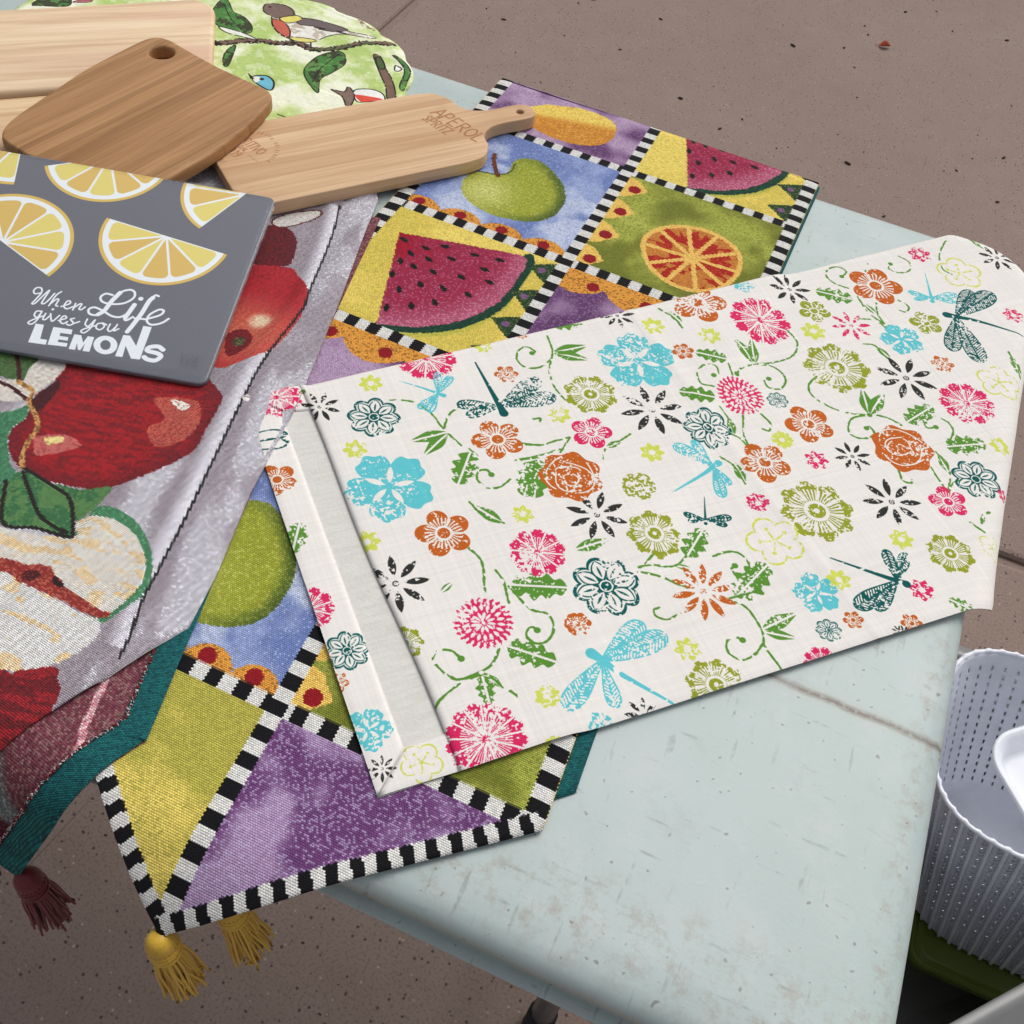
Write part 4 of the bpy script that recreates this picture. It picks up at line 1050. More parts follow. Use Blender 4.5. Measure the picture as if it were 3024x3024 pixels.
BLOCK = [[(0.1326, 0.1638), (0.1266, 0.1636), (0.1244, 0.1764), (0.1194, 0.1763), (0.1188, 0.1807), (0.1314, 0.1812)], [(0.1195, 0.164), (0.1057, 0.1635), (0.1049, 0.1679),
    (0.1128, 0.1682), (0.1124, 0.171), (0.106, 0.1707), (0.1054, 0.174), (0.1119, 0.1742), (0.1117, 0.1765), (0.1046, 0.1761), (0.1042, 0.1794), (0.1177, 0.1803)], [(0.103, 0.1673),
    (0.0979, 0.1671), (0.0944, 0.1732), (0.0932, 0.1669), (0.0886, 0.1667), (0.0873, 0.1803), (0.0922, 0.1805), (0.0929, 0.1738), (0.0939, 0.1802), (0.0958, 0.1802),
    (0.0983, 0.1745), (0.0975, 0.1807), (0.1022, 0.1809)], [(0.0695, 0.1604), (0.0646, 0.1599), (0.0575, 0.168), (0.0585, 0.1492), (0.0523, 0.1489), (0.051, 0.1793),
    (0.0572, 0.1799), (0.0646, 0.1696), (0.0635, 0.1798), (0.0687, 0.1801)]]
O_OUT = [(0.0702, 0.1709), (0.0699, 0.173), (0.0702, 0.1751), (0.071, 0.177), (0.0724, 0.1785), (0.0742, 0.1795), (0.0763, 0.1801), (0.0785, 0.1801), (0.0807, 0.1795),
    (0.0828, 0.1785), (0.0846, 0.177), (0.086, 0.1751), (0.0869, 0.173), (0.0872, 0.1708), (0.0869, 0.1688), (0.0861, 0.1669), (0.0847, 0.1653), (0.0829, 0.1642),
    (0.0808, 0.1637), (0.0786, 0.1637), (0.0763, 0.1642), (0.0742, 0.1653), (0.0724, 0.1669), (0.071, 0.1688)]
O_IN = [(0.0751, 0.1711), (0.0748, 0.1723), (0.0748, 0.1734), (0.075, 0.1744), (0.0755, 0.1752), (0.0762, 0.1758), (0.077, 0.1761), (0.078, 0.1762), (0.079, 0.176),
    (0.0799, 0.1755), (0.0808, 0.1747), (0.0815, 0.1738), (0.082, 0.1727), (0.0823, 0.1716), (0.0823, 0.1705), (0.082, 0.1695), (0.0816, 0.1687), (0.0809, 0.168),
    (0.08, 0.1677), (0.0791, 0.1676), (0.0781, 0.1679), (0.0771, 0.1684), (0.0763, 0.1691), (0.0756, 0.1701)]
S_MID = [(0.0381, 0.1673), (0.0424, 0.1652), (0.048, 0.1672), (0.0483, 0.1705), (0.041, 0.1713), (0.0377, 0.1735), (0.0404, 0.1778), (0.046, 0.178), (0.0488, 0.1765)]
INKW = (238, 243, 246)
for s_ in SCRIPT:
    LC.stroke(s_, .0013, INKW)
for s_ in BIGS:
    LC.stroke(s_, .0018, INKW)
for s_ in THICK:
    LC.stroke(s_, .0035, INKW)
for x_, y_ in DOTS:
    LC.disc(x_, y_, .0010 if x_ > .1 else .0019, INKW)
for b_ in BLOCK:
    LC.poly(b_, INKW, smooth=False)
LC.poly(O_OUT, INKW)
LC.poly(O_IN, (112, 113, 120))
LC.stroke(S_MID, .0036, INKW)
# ------------------------------------------------------------------ paving
def concrete_mat():
    m, nt, b = new_mat('brown_concrete')
    v = coords(nt, kind='Object')
    geo = nt.nodes.new('ShaderNodeNewGeometry')
    P = geo.outputs['Position']
    big = noise(nt, P, 1.3, 5, .6)
    mid = noise(nt, P, 14, 5, .65)
    base = mixc(nt, ramp(nt, big, [(.35, grey(0)), (.68, grey(1))]), srgb(140, 122, 112), srgb(147, 129, 119))
    base = mixc(nt, ramp(nt, mid, [(.35, grey(0)), (.7, grey(.4))]), base, srgb(132, 112, 103))
    fine = noise(nt, P, 260, 3, .6)
    base = mixc(nt, ramp(nt, fine, [(.34, grey(.55)), (.50, grey(0))]), base, srgb(108, 90, 82))
    vo = N(nt, 'ShaderNodeTexVoronoi', feature='F1', distance='EUCLIDEAN')
    vo.inputs['Scale'].default_value = 130
    nt.links.new(P, vo.inputs['Vector'])
    sep = N(nt, 'ShaderNodeSeparateColor')
    nt.links.new(vo.outputs['Color'], sep.inputs[0])
    spot = math_n(nt, 'MULTIPLY', ramp(nt, vo.outputs['Distance'], [(.16, grey(1)), (.30, grey(0))]), ramp(nt, sep.outputs[0], [(.74, grey(0)), (.76, grey(1))]))
    base = mixc(nt, math_n(nt, 'MULTIPLY', spot, .8), base, srgb(66, 54, 50))
    spot2 = math_n(nt, 'MULTIPLY', ramp(nt, vo.outputs['Distance'], [(.14, grey(1)), (.26, grey(0))]), ramp(nt, sep.outputs[1], [(.86, grey(0)), (.88, grey(1))]))
    base = mixc(nt, math_n(nt, 'MULTIPLY', spot2, .7), base, srgb(186, 166, 152))
    nt.links.new(base, b.inputs['Base Color'])
    b.inputs['Roughness'].default_value = .9
    b.inputs['Specular IOR Level'].default_value = .25
    h = math_n(nt, 'ADD', math_n(nt, 'MULTIPLY', fine, .6), math_n(nt, 'MULTIPLY', spot, -.6))
    bump(nt, b, h, .55, .002)
    return m
M_CONC = concrete_mat()
g = mesh_obj('ground', [(-150, -150, -.012), (150, -150, -.012), (150, 150, -.012), (-150, 150, -.012)], [(0, 1, 2, 3)], M_CONC, smooth=False)
g['kind'] = 'structure'
SLAB = 2.4
def slab_mesh():
    bm = bmesh.new()
    s = SLAB / 2 - .010
    prof = [(s, -.02), (s, -.007), (s - .004, -.002), (s - .011, 0.0)]
    rings = []
    for h, z in prof:
        rings.append([bm.verts.new((x * h, y * h, z)) for x, y in ((-1, -1), (1, -1), (1, 1), (-1, 1))])
    for a, c in zip(rings, rings[1:]):
        for i in range(4):
            bm.faces.new((a[i], a[(i + 1) % 4], c[(i + 1) % 4], c[i]))
    bm.faces.new(rings[-1])
    me = bpy.data.meshes.new('paving_slab')
    bm.normal_update()
    bm.to_mesh(me)
    bm.free()
    me.materials.append(M_CONC)
    return me
slab_me = slab_mesh()
for i in range(-3, 4):
    for j in range(-3, 4):
        o = bpy.data.objects.new('paving_slab', slab_me)
        # joints run at x = -1.335 and y = 1.14, square to the table
        o.location = (-1.335 + SLAB * (i + .5), 1.14 + SLAB * (j - .5), 0.0)
        link(o, g)

# ------------------------------------------------------------------ folding table
TL_, TW_, TCR = 1.83, .76, .045
def rrect(x0, y0, x1, y1, r, n=8):
    pts = []
    for cx, cy, a0 in ((x1 - r, y0 + r, -90), (x1 - r, y1 - r, 0), (x0 + r, y1 - r, 90), (x0 + r, y0 + r, 180)):
        for k in range(n + 1):
            a = math.radians(a0 + 90 * k / n)
            pts.append((cx + r * math.cos(a), cy + r * math.sin(a)))
    return pts

def plastic_table_mat(name, dirty=True):
    m, nt, b = new_mat(name)
    v = coords(nt)
    n1 = noise(nt, v, 3.5, 5, .6)
    n2 = noise(nt, v, 26, 6, .68)
    n3 = noise(nt, v, 140, 3, .6)
    base = mixc(nt, ramp(nt, n1, [(.35, grey(0)), (.65, grey(1))]), srgb(170, 185, 180), srgb(180, 192, 190))
    base = mixc(nt, ramp(nt, n2, [(.5, grey(0)), (.75, grey(.6))]), base, srgb(192, 196, 194))
    base = mixc(nt, ramp(nt, n2, [(.30, grey(.45)), (.42, grey(0))]), base, srgb(160, 172, 167))
    if dirty:
        sx = N(nt, 'ShaderNodeSeparateXYZ')
        nt.links.new(v, sx.inputs[0])
        X, Y = sx.outputs[0], sx.outputs[1]
        # dirt rubbed in along the end and the long edge
        e1 = math_n(nt, 'SUBTRACT', 1.0, math_n(nt, 'MULTIPLY', math_n(nt, 'ABSOLUTE', math_n(nt, 'ADD', X, .014)), 60))
        e2 = math_n(nt, 'SUBTRACT', 1.0, math_n(nt, 'MULTIPLY', math_n(nt, 'ABSOLUTE', math_n(nt, 'SUBTRACT', Y, .035)), 22))
        e = math_n(nt, 'MAXIMUM', e1, e2)
        dm = math_n(nt, 'MULTIPLY', ramp(nt, e, [(.1, grey(0)), (.8, grey(1))]), ramp(nt, noise(nt, v, 75, 7, .8), [(.49, grey(0)), (.64, grey(.65))]))
        base = mixc(nt, dm, base, srgb(158, 148, 138))
        # grime ground into the moulding line, darkest in the middle of the run
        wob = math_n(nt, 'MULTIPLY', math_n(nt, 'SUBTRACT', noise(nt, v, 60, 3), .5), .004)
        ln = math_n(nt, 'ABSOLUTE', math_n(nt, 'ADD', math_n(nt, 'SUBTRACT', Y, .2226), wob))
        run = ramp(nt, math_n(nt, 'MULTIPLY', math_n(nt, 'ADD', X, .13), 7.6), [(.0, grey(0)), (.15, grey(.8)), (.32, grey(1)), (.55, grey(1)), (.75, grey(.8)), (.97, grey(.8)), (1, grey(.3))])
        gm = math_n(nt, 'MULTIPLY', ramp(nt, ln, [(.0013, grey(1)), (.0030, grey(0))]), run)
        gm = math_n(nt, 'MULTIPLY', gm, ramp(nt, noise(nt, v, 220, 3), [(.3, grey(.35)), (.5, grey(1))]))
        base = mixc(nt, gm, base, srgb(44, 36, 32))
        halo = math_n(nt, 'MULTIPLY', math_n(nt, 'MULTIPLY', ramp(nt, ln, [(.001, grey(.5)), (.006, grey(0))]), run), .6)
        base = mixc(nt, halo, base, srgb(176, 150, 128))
        # scuffs: thin dark scratches and specks
        vs = coords(nt, (1, 7, 1), (0, 0, .5))
        sc = ramp(nt, noise(nt, vs, 26, 3, .5), [(.64, grey(0)), (.70, grey(.45))])
        sc2 = ramp(nt, noise(nt, coords(nt, (8, 1, 1), (0, 0, .25)), 22, 3, .5), [(.65, grey(0)), (.71, grey(.40))])
        base = mixc(nt, math_n(nt, 'MULTIPLY', math_n(nt, 'MAXIMUM', sc, sc2), ramp(nt, n3, [(.4, grey(0)), (.6, grey(1))])), base, srgb(112, 116, 112))
        sp = ramp(nt, noise(nt, v, 210, 1, .4), [(.72, grey(0)), (.76, grey(.7))])
        base = mixc(nt, sp, base, srgb(120, 120, 114))
        cloud = ramp(nt, noise(nt, v, 16, 8, .8), [(.55, grey(0)), (.70, grey(.55))])
        base = mixc(nt, cloud, base, srgb(160, 168, 166))
    nt.links.new(base, b.inputs['Base Color'])
    b.inputs['Roughness'].default_value = .42
    b.inputs['Specular IOR Level'].default_value = .4
    bump(nt, b, noise(nt, v, 420, 3), .12, .0006)
    return m
M_TABLE = plastic_table_mat('moulded_plastic')
M_STEEL, nt_, b_ = new_mat('grey_steel')
b_.inputs['Base Color'].default_value = srgb(120, 122, 124)
b_.inputs['Roughness'].default_value = .4
b_.inputs['Metallic'].default_value = .6
M_RUBBER, nt_, b_ = new_mat('black_rubber')
b_.inputs['Base Color'].default_value = srgb(24, 24, 25)
b_.inputs['Roughness'].default_value = .7

table = empty('folding_table', (0, 0, 0))
tag(table, 'pale mint grey plastic folding table with scuffed top carrying the cloths and boards', 'table')
# slab profile: (inset, height)  -- rounded shoulder, recessed side band, foot lip
prof = [(.030, 0), (.014, -.0006), (.007, -.0024), (.0025, -.0065), (.0005, -.012), (.0040, -.0135), (.0105, -.0145), (.0125, -.017), (.0115, -.0315), (.0050, -.0328), (-.0005, -.0335), (-.0010, -.036), (.0010, -.0385), (.014, -.0385), (.020, -.012)]
bm = bmesh.new()
rings = []
for ins, z in prof:
    r = max(TCR - ins, .004)
    rings.append([bm.verts.new((x, y, z)) for x, y in rrect(-TL_ + ins, ins, -ins, TW_ - ins, r)])
bm.faces.new(rings[0])
for a, c in zip(rings, rings[1:]):
    n = len(a)
    for i in range(n):
        bm.faces.new((a[i], c[i], c[(i + 1) % n], a[(i + 1) % n]))
bm.faces.new(list(reversed(rings[-1])))
top = bm_obj('tabletop', bm, M_TABLE, table, smooth=True)
top.location = (0, 0, TABLE_Z)
def tube_bm(bm, pts, r, n=10, cap=True):
    pts = [Vector(p) for p in pts]
    rings = []
    up = Vector((0, 0, 1))
    for i, p in enumerate(pts):
        t = (pts[min(i + 1, len(pts) - 1)] - pts[max(i - 1, 0)]).normalized()
        a = t.orthogonal().normalized() if i == 0 else (prev - t * prev.dot(t)).normalized()
        prev = a
        b = t.cross(a)
        rr = r[i] if isinstance(r, (list, tuple)) else r
        rings.append([bm.verts.new(p + (a * math.cos(2 * math.pi * k / n) + b * math.sin(2 * math.pi * k / n)) * rr) for k in range(n)])
    for u, v in zip(rings, rings[1:]):
        for k in range(n):
            bm.faces.new((u[k], u[(k + 1) % n], v[(k + 1) % n], v[k]))
    if cap:
        bm.faces.new(list(reversed(rings[0])))
        bm.faces.new(rings[-1])
for xe in (-.15, -1.68):
    for ye in (.17, .59):
        bm = bmesh.new()
        tube_bm(bm, [(xe, ye, TABLE_Z - .036), (xe, ye, .30), (xe, ye, .035)], .0135)
        leg = bm_obj('leg', bm, M_STEEL, table, True)
        bm = bmesh.new()
        tube_bm(bm, [(xe, ye, .06), (xe, ye, .01), (xe, ye, .0005)], [.0165, .017, .0175], 12)
        bm_obj('foot_cap', bm, M_RUBBER, leg, True)
    bm = bmesh.new()
    tube_bm(bm, [(xe, .17, .16), (xe, .59, .16)], .011)
    bm_obj('crossbar', bm, M_STEEL, table, True)

# ------------------------------------------------------------------ how cloth lies on the table: flat, bent down past the edges
def arc(a, R, pm):
    ph = np.minimum(a / R, pm)
    ex = np.maximum(a - R * pm, 0)
    return R * np.sin(ph) + ex * np.cos(pm), -(R * (1 - np.cos(ph)) + ex * np.sin(pm)), ph

def drape(X, Y, H, near=(.07, 1.15), side=(.013, 1.50), y_near=.002, x_side=-.004, y_far=.752):
    """unrolled table coordinates + height above the top -> world"""
    X, Y, H = (np.asarray(q, float) for q in (X, Y, H))
    x, y, z = X.copy(), Y.copy(), np.zeros_like(X)
    nx, ny, nz = np.zeros_like(X), np.zeros_like(X), np.ones_like(X)
    a = np.maximum(y_near - Y, 0)
    d, dz, ph = arc(a, *near)
    k = a > 0
    y = np.where(k, y_near - d, y)
    z = np.where(k, dz, z)
    ny = np.where(k, -np.sin(ph), ny)
    nz = np.where(k, np.cos(ph), nz)
    rc = .045
    ox = np.maximum(X - x_side + rc, 0)
    oy = np.maximum(Y - y_far + rc, 0)
    hy = np.hypot(ox, oy)
    a = np.maximum(hy - rc, 0)
    d, dz, ph = arc(a, *side)
    k = a > 0
    ux, uy = ox / np.maximum(hy, 1e-9), oy / np.maximum(hy, 1e-9)
    x = np.where(k, np.minimum(X, x_side - rc) + ux * (rc + d), x)
    y = np.where(k, np.minimum(Y, y_far - rc) + uy * (rc + d), y)
    z = np.where(k, dz, z)
    nx = np.where(k, ux * np.sin(ph), nx)
    ny = np.where(k, uy * np.sin(ph), ny)
    nz = np.where(k, np.cos(ph), nz)
    return np.stack([x + nx * H, y + ny * H, TABLE_Z + z + nz * H], -1)

# footprints of the lower cloths, used as heights for what lies on them
FO, FTH = np.array([-.3687, .6883]), -.0123
def to_fruit(X, Y):
    c, s = math.cos(FTH), math.sin(FTH)
    dx, dy = X - FO[0], Y - FO[1]
    return dx * c + dy * s, -dx * s + dy * c
def from_fruit(u, v):
    c, s = math.cos(FTH), math.sin(FTH)
    return FO[0] + u * c - v * s, FO[1] + u * s + v * c
def sig(d, w):
    return 1 / (1 + np.exp(np.clip(d / w, -30, 30)))
def h_fruit(X, Y):
    u, v = to_fruit(X, Y)
    return .0046 * sig(np.abs(u) - HALF - .003, .0030) * sig(v - .085, .003)
AR = np.array([(-.555, .545), (-.544, .533), (-.506, .389), (-.479, .279), (-.465, .195), (-.449, .130), (-.443, .092), (-.424, .019), (-.47, -.08)])
def h_apple(X, Y):
    xr = np.interp(Y, AR[::-1, 1], AR[::-1, 0])
    return .0050 * sig(X - xr - .001, .0025) * sig(Y - .535, .004)

def cloth_shell(name, P, uv, mat, parent, thick, back_mat=None, rim_mat=None):
    """P: grid (n,m,3) world points of the upper face; gives it thickness, a rounded-looking edge and an underside"""
    n, m = P.shape[:2]
    du = np.gradient(P, axis=0)
    dv = np.gradient(P, axis=1)
    nr = np.cross(du, dv)
    L = np.linalg.norm(nr, axis=-1, keepdims=True)
    nr = np.where(L > 1e-12, nr / np.maximum(L, 1e-12), np.array([0, 0, 1.0]))
    nr = np.where(nr[..., 2:3] < 0, -nr, nr) if nr[..., 2].mean() > 0 or True else nr
    B = P - nr * thick
    verts = np.concatenate([P.reshape(-1, 3), B.reshape(-1, 3)])
    UV = np.concatenate([uv.reshape(-1, 2)] * 2)
    idx = np.arange(n * m).reshape(n, m)
    a, b, c, d = idx[:-1, :-1].ravel(), idx[1:, :-1].ravel(), idx[1:, 1:].ravel(), idx[:-1, 1:].ravel()
    e1, e2 = (P[1, 0] - P[0, 0] if n > 1 else 0), (P[0, 1] - P[0, 0])
    mid_n = np.cross(P[n // 2 + 1 if n // 2 + 1 < n else n // 2, m // 2] - P[n // 2 - 1, m // 2], P[n // 2, m // 2 + 1] - P[n // 2, m // 2 - 1])
    up = mid_n[2] > 0
    q = np.stack([a, b, c, d], 1)
    if not up:
        q = q[:, ::-1]
    off = n * m
    faces = [tuple(r) for r in q] + [tuple(r[::-1] + off) for r in q]
    nf = len(q)
    per = list(idx[0, :]) + list(idx[1:, -1]) + list(idx[-1, -2::-1]) + list(idx[-2:0, 0])
    for i in range(len(per)):
        i0, i1 = per[i], per[(i + 1) % len(per)]
        f = (i0, i1, i1 + off, i0 + off)
        faces.append(f if not up else f[::-1])
    me = bpy.data.meshes.new(name)
    me.from_pydata(verts.tolist(), [], [tuple(int(k) for k in f) for f in faces])
    uvl = me.uv_layers.new(name='UVMap')
    vi = np.empty(len(me.loops), dtype=np.int32)
    me.loops.foreach_get('vertex_index', vi)
    uvl.data.foreach_set('uv', UV.astype(np.float32)[vi].ravel())
    me.materials.append(mat)
    me.materials.append(back_mat or mat)
    mi = np.zeros(len(faces), np.int32)
    mi[nf:2 * nf] = 1
    if rim_mat is not None:
        me.materials.append(rim_mat)
        mi[2 * nf:] = 2
    me.polygons.foreach_set('material_index', mi)
    me.polygons.foreach_set('use_smooth', np.ones(len(faces), bool))
    me.update()
    bm = bmesh.new()
    bm.from_mesh(me)
    bmesh.ops.dissolve_degenerate(bm, dist=1e-6, edges=bm.edges)
    bmesh.ops.recalc_face_normals(bm, faces=bm.faces)
    bm.to_mesh(me)
    bm.free()
    return link(bpy.data.objects.new(name, me), parent)

def wrinkle(X, Y, amp, scale, seed):
    return (fbm(np.asarray(X, np.float32) + 3, np.asarray(Y, np.float32) + 5, scale, seed, 2) - .5) * 2 * amp
def rebase(root, loc):
    loc = Vector(loc)
    root.location = loc
    for c in root.children:
        c.location = c.location - loc

def dist_grid(n, ends=.0):
    return np.linspace(0, 1, n)

# ------------------------------------------------------------------ bird placemat (stiff, quilted, scalloped edge)
mat_root = empty('placemat')
tag(mat_root, 'light green quilted placemat with scalloped edge printed with birds and branches', 'placemat')
PMC = np.array([-.798, .655])
def placemat_r(th):
    # oblong outline 0.45 x 0.33 along a long axis, with a scalloped rim
    a, b = .197, .152
    t = th
    e = 2.55
    r = (np.abs(np.cos(t) / a) ** e + np.abs(np.sin(t) / b) ** e) ** (-1 / e)
    return r * (1 + .022 * np.abs(np.sin(th * 11 + .4)) ** .8)
nr_, nt2 = 46, 300
th = np.linspace(0, 2 * np.pi, nt2 + 1)
rho = np.concatenate([np.linspace(0, .93, nr_ - 8), np.linspace(.94, 1, 8)])
TH, RH = np.meshgrid(th, rho)
X = PMC[0] + RH * placemat_r(TH) * np.cos(TH)
Y = PMC[1] + RH * placemat_r(TH) * np.sin(TH)
edge = (1 - RH)
H = .0042 * (1 - np.exp(-edge * 26)) + .0012 + wrinkle(X, Y, .0007, 24, 1) + wrinkle(X, Y, .0012, 7, 2) - .0010 * np.exp(-((edge - .075) / .012) ** 2)
P = np.stack([X, Y, TABLE_Z + H], -1)
uvx, uvy = PM.uv(X, Y)
cloth_shell('quilted_panel', P, np.stack([uvx, uvy], -1), M_PLACEMAT, mat_root, .0022)
rebase(mat_root, (PMC[0], PMC[1], TABLE_Z))

# ------------------------------------------------------------------ tassels
def thread_mat(name, c, c2, rough=.45):
    m, nt, b = new_mat(name)
    v = coords(nt)
    nt.links.new(mixc(nt, noise(nt, v, 700, 2), srgb(*c), srgb(*c2)), b.inputs['Base Color'])
    b.inputs['Roughness'].default_value = rough
    b.inputs['Sheen Weight'].default_value = .2
    return m
M_YTH = thread_mat('yellow_rayon', (226, 186, 62), (196, 150, 34))
M_RTH = thread_mat('dark_red_rayon', (122, 14, 22), (84, 8, 14), .5)

def tassel(parent, mat, tip, length, sway, seed, r=.0088):
    """head, binding and skirt of a tassel hanging from a cloth tip (world coordinates)"""
    rg = random.Random(seed)
    tip = Vector(tip)
    d = Vector((sway[0], sway[1], -1)).normalized()
    bm = bmesh.new()
    n = 40
    prof = [(0, .004), (.0015, .0066), (.005, .0090), (.009, .0098), (.013, .0096), (.0165, .0086), (.019, .0082), (.021, .0086)]
    a = d.orthogonal().normalized()
    b = d.cross(a)
    rings = []
    for s, rr in prof:
        rr *= r / .0108
        ring = []
        for k in range(n):
            q = 2 * math.pi * k / n
            f = rr * (1 + .07 * (1 if k % 2 else -1))
            ring.append(bm.verts.new(tip + d * s + (a * math.cos(q) + b * math.sin(q)) * f))
        rings.append(ring)
    for u, v in zip(rings, rings[1:]):
        for k in range(n):
            bm.faces.new((u[k], u[(k + 1) % n], v[(k + 1) % n], v[k]))
    bm.faces.new(list(reversed(rings[0])))
    head = bm_obj('tassel', bm, mat, parent, True)
    # binding: four turns of thread
    bm = bmesh.new()
    for q in range(4):
        c = tip + d * (.0140 + q * .0017)
        tilt = Vector((rg.uniform(-.1, .1), rg.uniform(-.1, .1), 0))
        pts = [c + (a * math.cos(2 * math.pi * k / 18) + b * math.sin(2 * math.pi * k / 18)) * (r * .90 + .0004 * (q % 2)) + d * (.0012 * math.sin(2 * math.pi * k / 18 + q)) for k in range(19)]
        tube_bm(bm, pts, .0009, 5, False)
    bm_obj('binding', bm, mat, head, True)
    # skirt threads
    bm = bmesh.new()
    for q in range(150):
        ang = rg.uniform(0, 2 * math.pi)
        rad = math.sqrt(rg.random())
        base = tip + d * .0185 + (a * math.cos(ang) + b * math.sin(ang)) * rad * r * .74
        L = (length - .022) * rg.uniform(.86, 1.04)
        out = (a * math.cos(ang) + b * math.sin(ang)) * rad * r * rg.uniform(.35, .75)
        w1 = Vector((rg.uniform(-1, 1), rg.uniform(-1, 1), 0)) * .0012
        w2 = Vector((rg.uniform(-1, 1), rg.uniform(-1, 1), 0)) * .0022
        pts = []
        for k in range(8):
            t = k / 7
            pts.append(base + d * L * t + out * (t ** .7) + w1 * math.sin(t * 5) + w2 * t * t)
        if rg.random() < .35:
            pts.append(pts[-1] + Vector((rg.uniform(-.003, .003), rg.uniform(-.003, .003), .003)))
        tube_bm(bm, pts, .00082, 5, False)
    sk = bm_obj('skirt_threads', bm, mat, head, True)
    sk['kind'] = 'stuff'
    return head

# ------------------------------------------------------------------ fruit runner, folded in half
fruit = empty('fruit_table_runner')
tag(fruit, 'tapestry table runner of fruit patches in black and white checks with yellow tassels', 'table runner')
def fruit_layer(hz, width, tip_row, corner_row, fold_row, thick, name, mat, back, du=0.0, drow=0.0, wr=.0006):
    rows = np.concatenate([np.linspace(fold_row, corner_row, 130), np.linspace(corner_row, tip_row, 40)[1:]])
    t = np.linspace(-1, 1, 60)
    R, T = np.meshgrid(rows, t, indexing='ij')
    hw = np.where(R <= corner_row, width, width * np.clip((tip_row - R) / (tip_row - corner_row), .015, 1))
    u = T * hw
    v = -R * CY
    X, Y = from_fruit(u + (du * sstep(.5, 3.8, R) + .0025 if du else 0) + .011 * sstep(3.2, 4.8, R), v - drow * CY)
    edge = 1 - np.abs(T)
    H = hz + wrinkle(X, Y, wr, 9, 3) - .0007 * np.exp(-edge * hw / .0025)
    H = np.maximum(H, .0011)
    # the fold lies over the far edge of the top
    P = drape(X, Y, H, near=(.07, 1.15), side=(.02, 1.3), y_far=.768)
    uvx, uvy = FT.uv(u, v)
    return cloth_shell(name, P, np.stack([uvx, uvy], -1), mat, fruit, thick, back)
up_l = fruit_layer(.0046, HALF, FRT, 4.0, FR0, .0015, 'upper_layer', M_FRUIT, M_TEAL)
lo_l = fruit_layer(.0020, HALF, FRT - .05, 3.83, FR0 + .02, .0013, 'lower_layer', M_TEAL, M_FRUIT, du=.0075, drow=-.02, wr=.0003)
lo_l['label'] = 'teal lining of the folded-under half'
# fold roll at the far end
bm = bmesh.new()
pts = []
for k in range(31):
    u = -HALF + 2 * HALF * k / 30
    x, y = from_fruit(u, -FR0 * CY + .0005)
    pts.append((x, y, TABLE_Z + .0032))
verts, faces, uvs = [], [], []
na = 9
for k, (x, y, z) in enumerate(pts):
    for q in range(na):
        a = math.radians(95 - 190 * q / (na - 1))
        verts.append((x, y + .0028 * math.cos(a), z + .0017 * math.sin(a) - .0002))
        u = -HALF + 2 * HALF * k / 30
        uvs.append(FT.uv(u, -FR0 * CY + .001 * q))
for k in range(30):
    for q in range(na - 1):
        i = k * na + q
        faces.append((i, i + 1, i + na + 1, i + na))
mesh_obj('fold', verts, faces, M_FRUIT, fruit, uvs)
bm.free()
tx, ty = from_fruit(.011, -FRT * CY)
tipP = drape([tx], [ty], [.004], near=(.07, 1.15))[0]
tassel(fruit, M_YTH, tipP + np.array([-.001, -.001, .001]), .074, (.10, .0), 1)
tx, ty = from_fruit(.030, -(FRT - .12) * CY)
tipP = drape([tx], [ty], [-.001], near=(.07, 1.15))[0]
tassel(fruit, M_YTH, tipP + np.array([.003, .012, -.004]), .072, (.12, .02), 2)
rebase(fruit, (FO[0], .35, TABLE_Z))

# ------------------------------------------------------------------ apple runner, folded in half
apple_r = empty('apple_table_runner')
tag(apple_r, 'grey tapestry table runner with red apples, green leaves and dark red tassels', 'table runner')
def resample(P, n):
    P = np.asarray(P, float)
    s = np.concatenate([[0], np.cumsum(np.linalg.norm(np.diff(P, axis=0), axis=1))])
    t = np.linspace(0, s[-1], n)
    return np.stack([np.interp(t, s, P[:, k]) for k in range(P.shape[1])], 1)
def loft_layer(right, left, tip, n1, n2, m, hz, thick, name, mat, back, near, canvas, wr, parent, ridge=None):
    """right/left edges run from the far end to the corners, then both meet in the tip"""
    R1, L1 = resample(right, n1), resample(left, n1)
    R2, L2 = resample([right[-1], tip], n2)[1:], resample([left[-1], tip], n2)[1:]
    R2[-1] += (R1[-1] - np.array(tip)) * .012
    L2[-1] += (L1[-1] - np.array(tip)) * .012
    R_, L_ = np.vstack([R1, R2]), np.vstack([L1, L2])
    t = np.linspace(0, 1, m)
    t = t - .35 * np.sin(2 * np.pi * t) / (2 * np.pi) * 0
    G = L_[:, None, :] * (1 - t)[None, :, None] + R_[:, None, :] * t[None, :, None]
    X, Y = G[..., 0], G[..., 1]
    w = np.linalg.norm(R_ - L_, axis=1)[:, None]
    de = (1 - t)[None, :] * w
    H = hz(X, Y) + wrinkle(X, Y, wr, 8, 4) - .0008 * np.exp(-de / .003)
    if ridge is not None:
        H = H + ridge(X, Y)
    H = np.maximum(H, .0012)
    P = drape(X, Y, H, near=near)
    uvx, uvy = canvas.uv(X, Y)
    cloth_shell(name, P, np.stack([uvx, uvy], -1), mat, parent, thick, back)
    return R_, L_
NEARA = (.030, 1.33)
right_b = [(-.530, .505), (-.500, .36), (-.470, .215), (-.447, .115), (-.424, .019)]
left_b = [(-.745, .455), (-.715, .31), (-.687, .165), (-.665, .065), (-.640, -.035)]
tip_b = (-.481, -.110)
hb = lambda X, Y: .0018 + h_fruit(X, Y)
Rb, Lb = loft_layer(right_b, left_b, tip_b, 90, 46, 60, hb, .0014, 'lower_layer', M_APPLE_BACK, M_APPLE, NEARA, AB, .0005, apple_r)
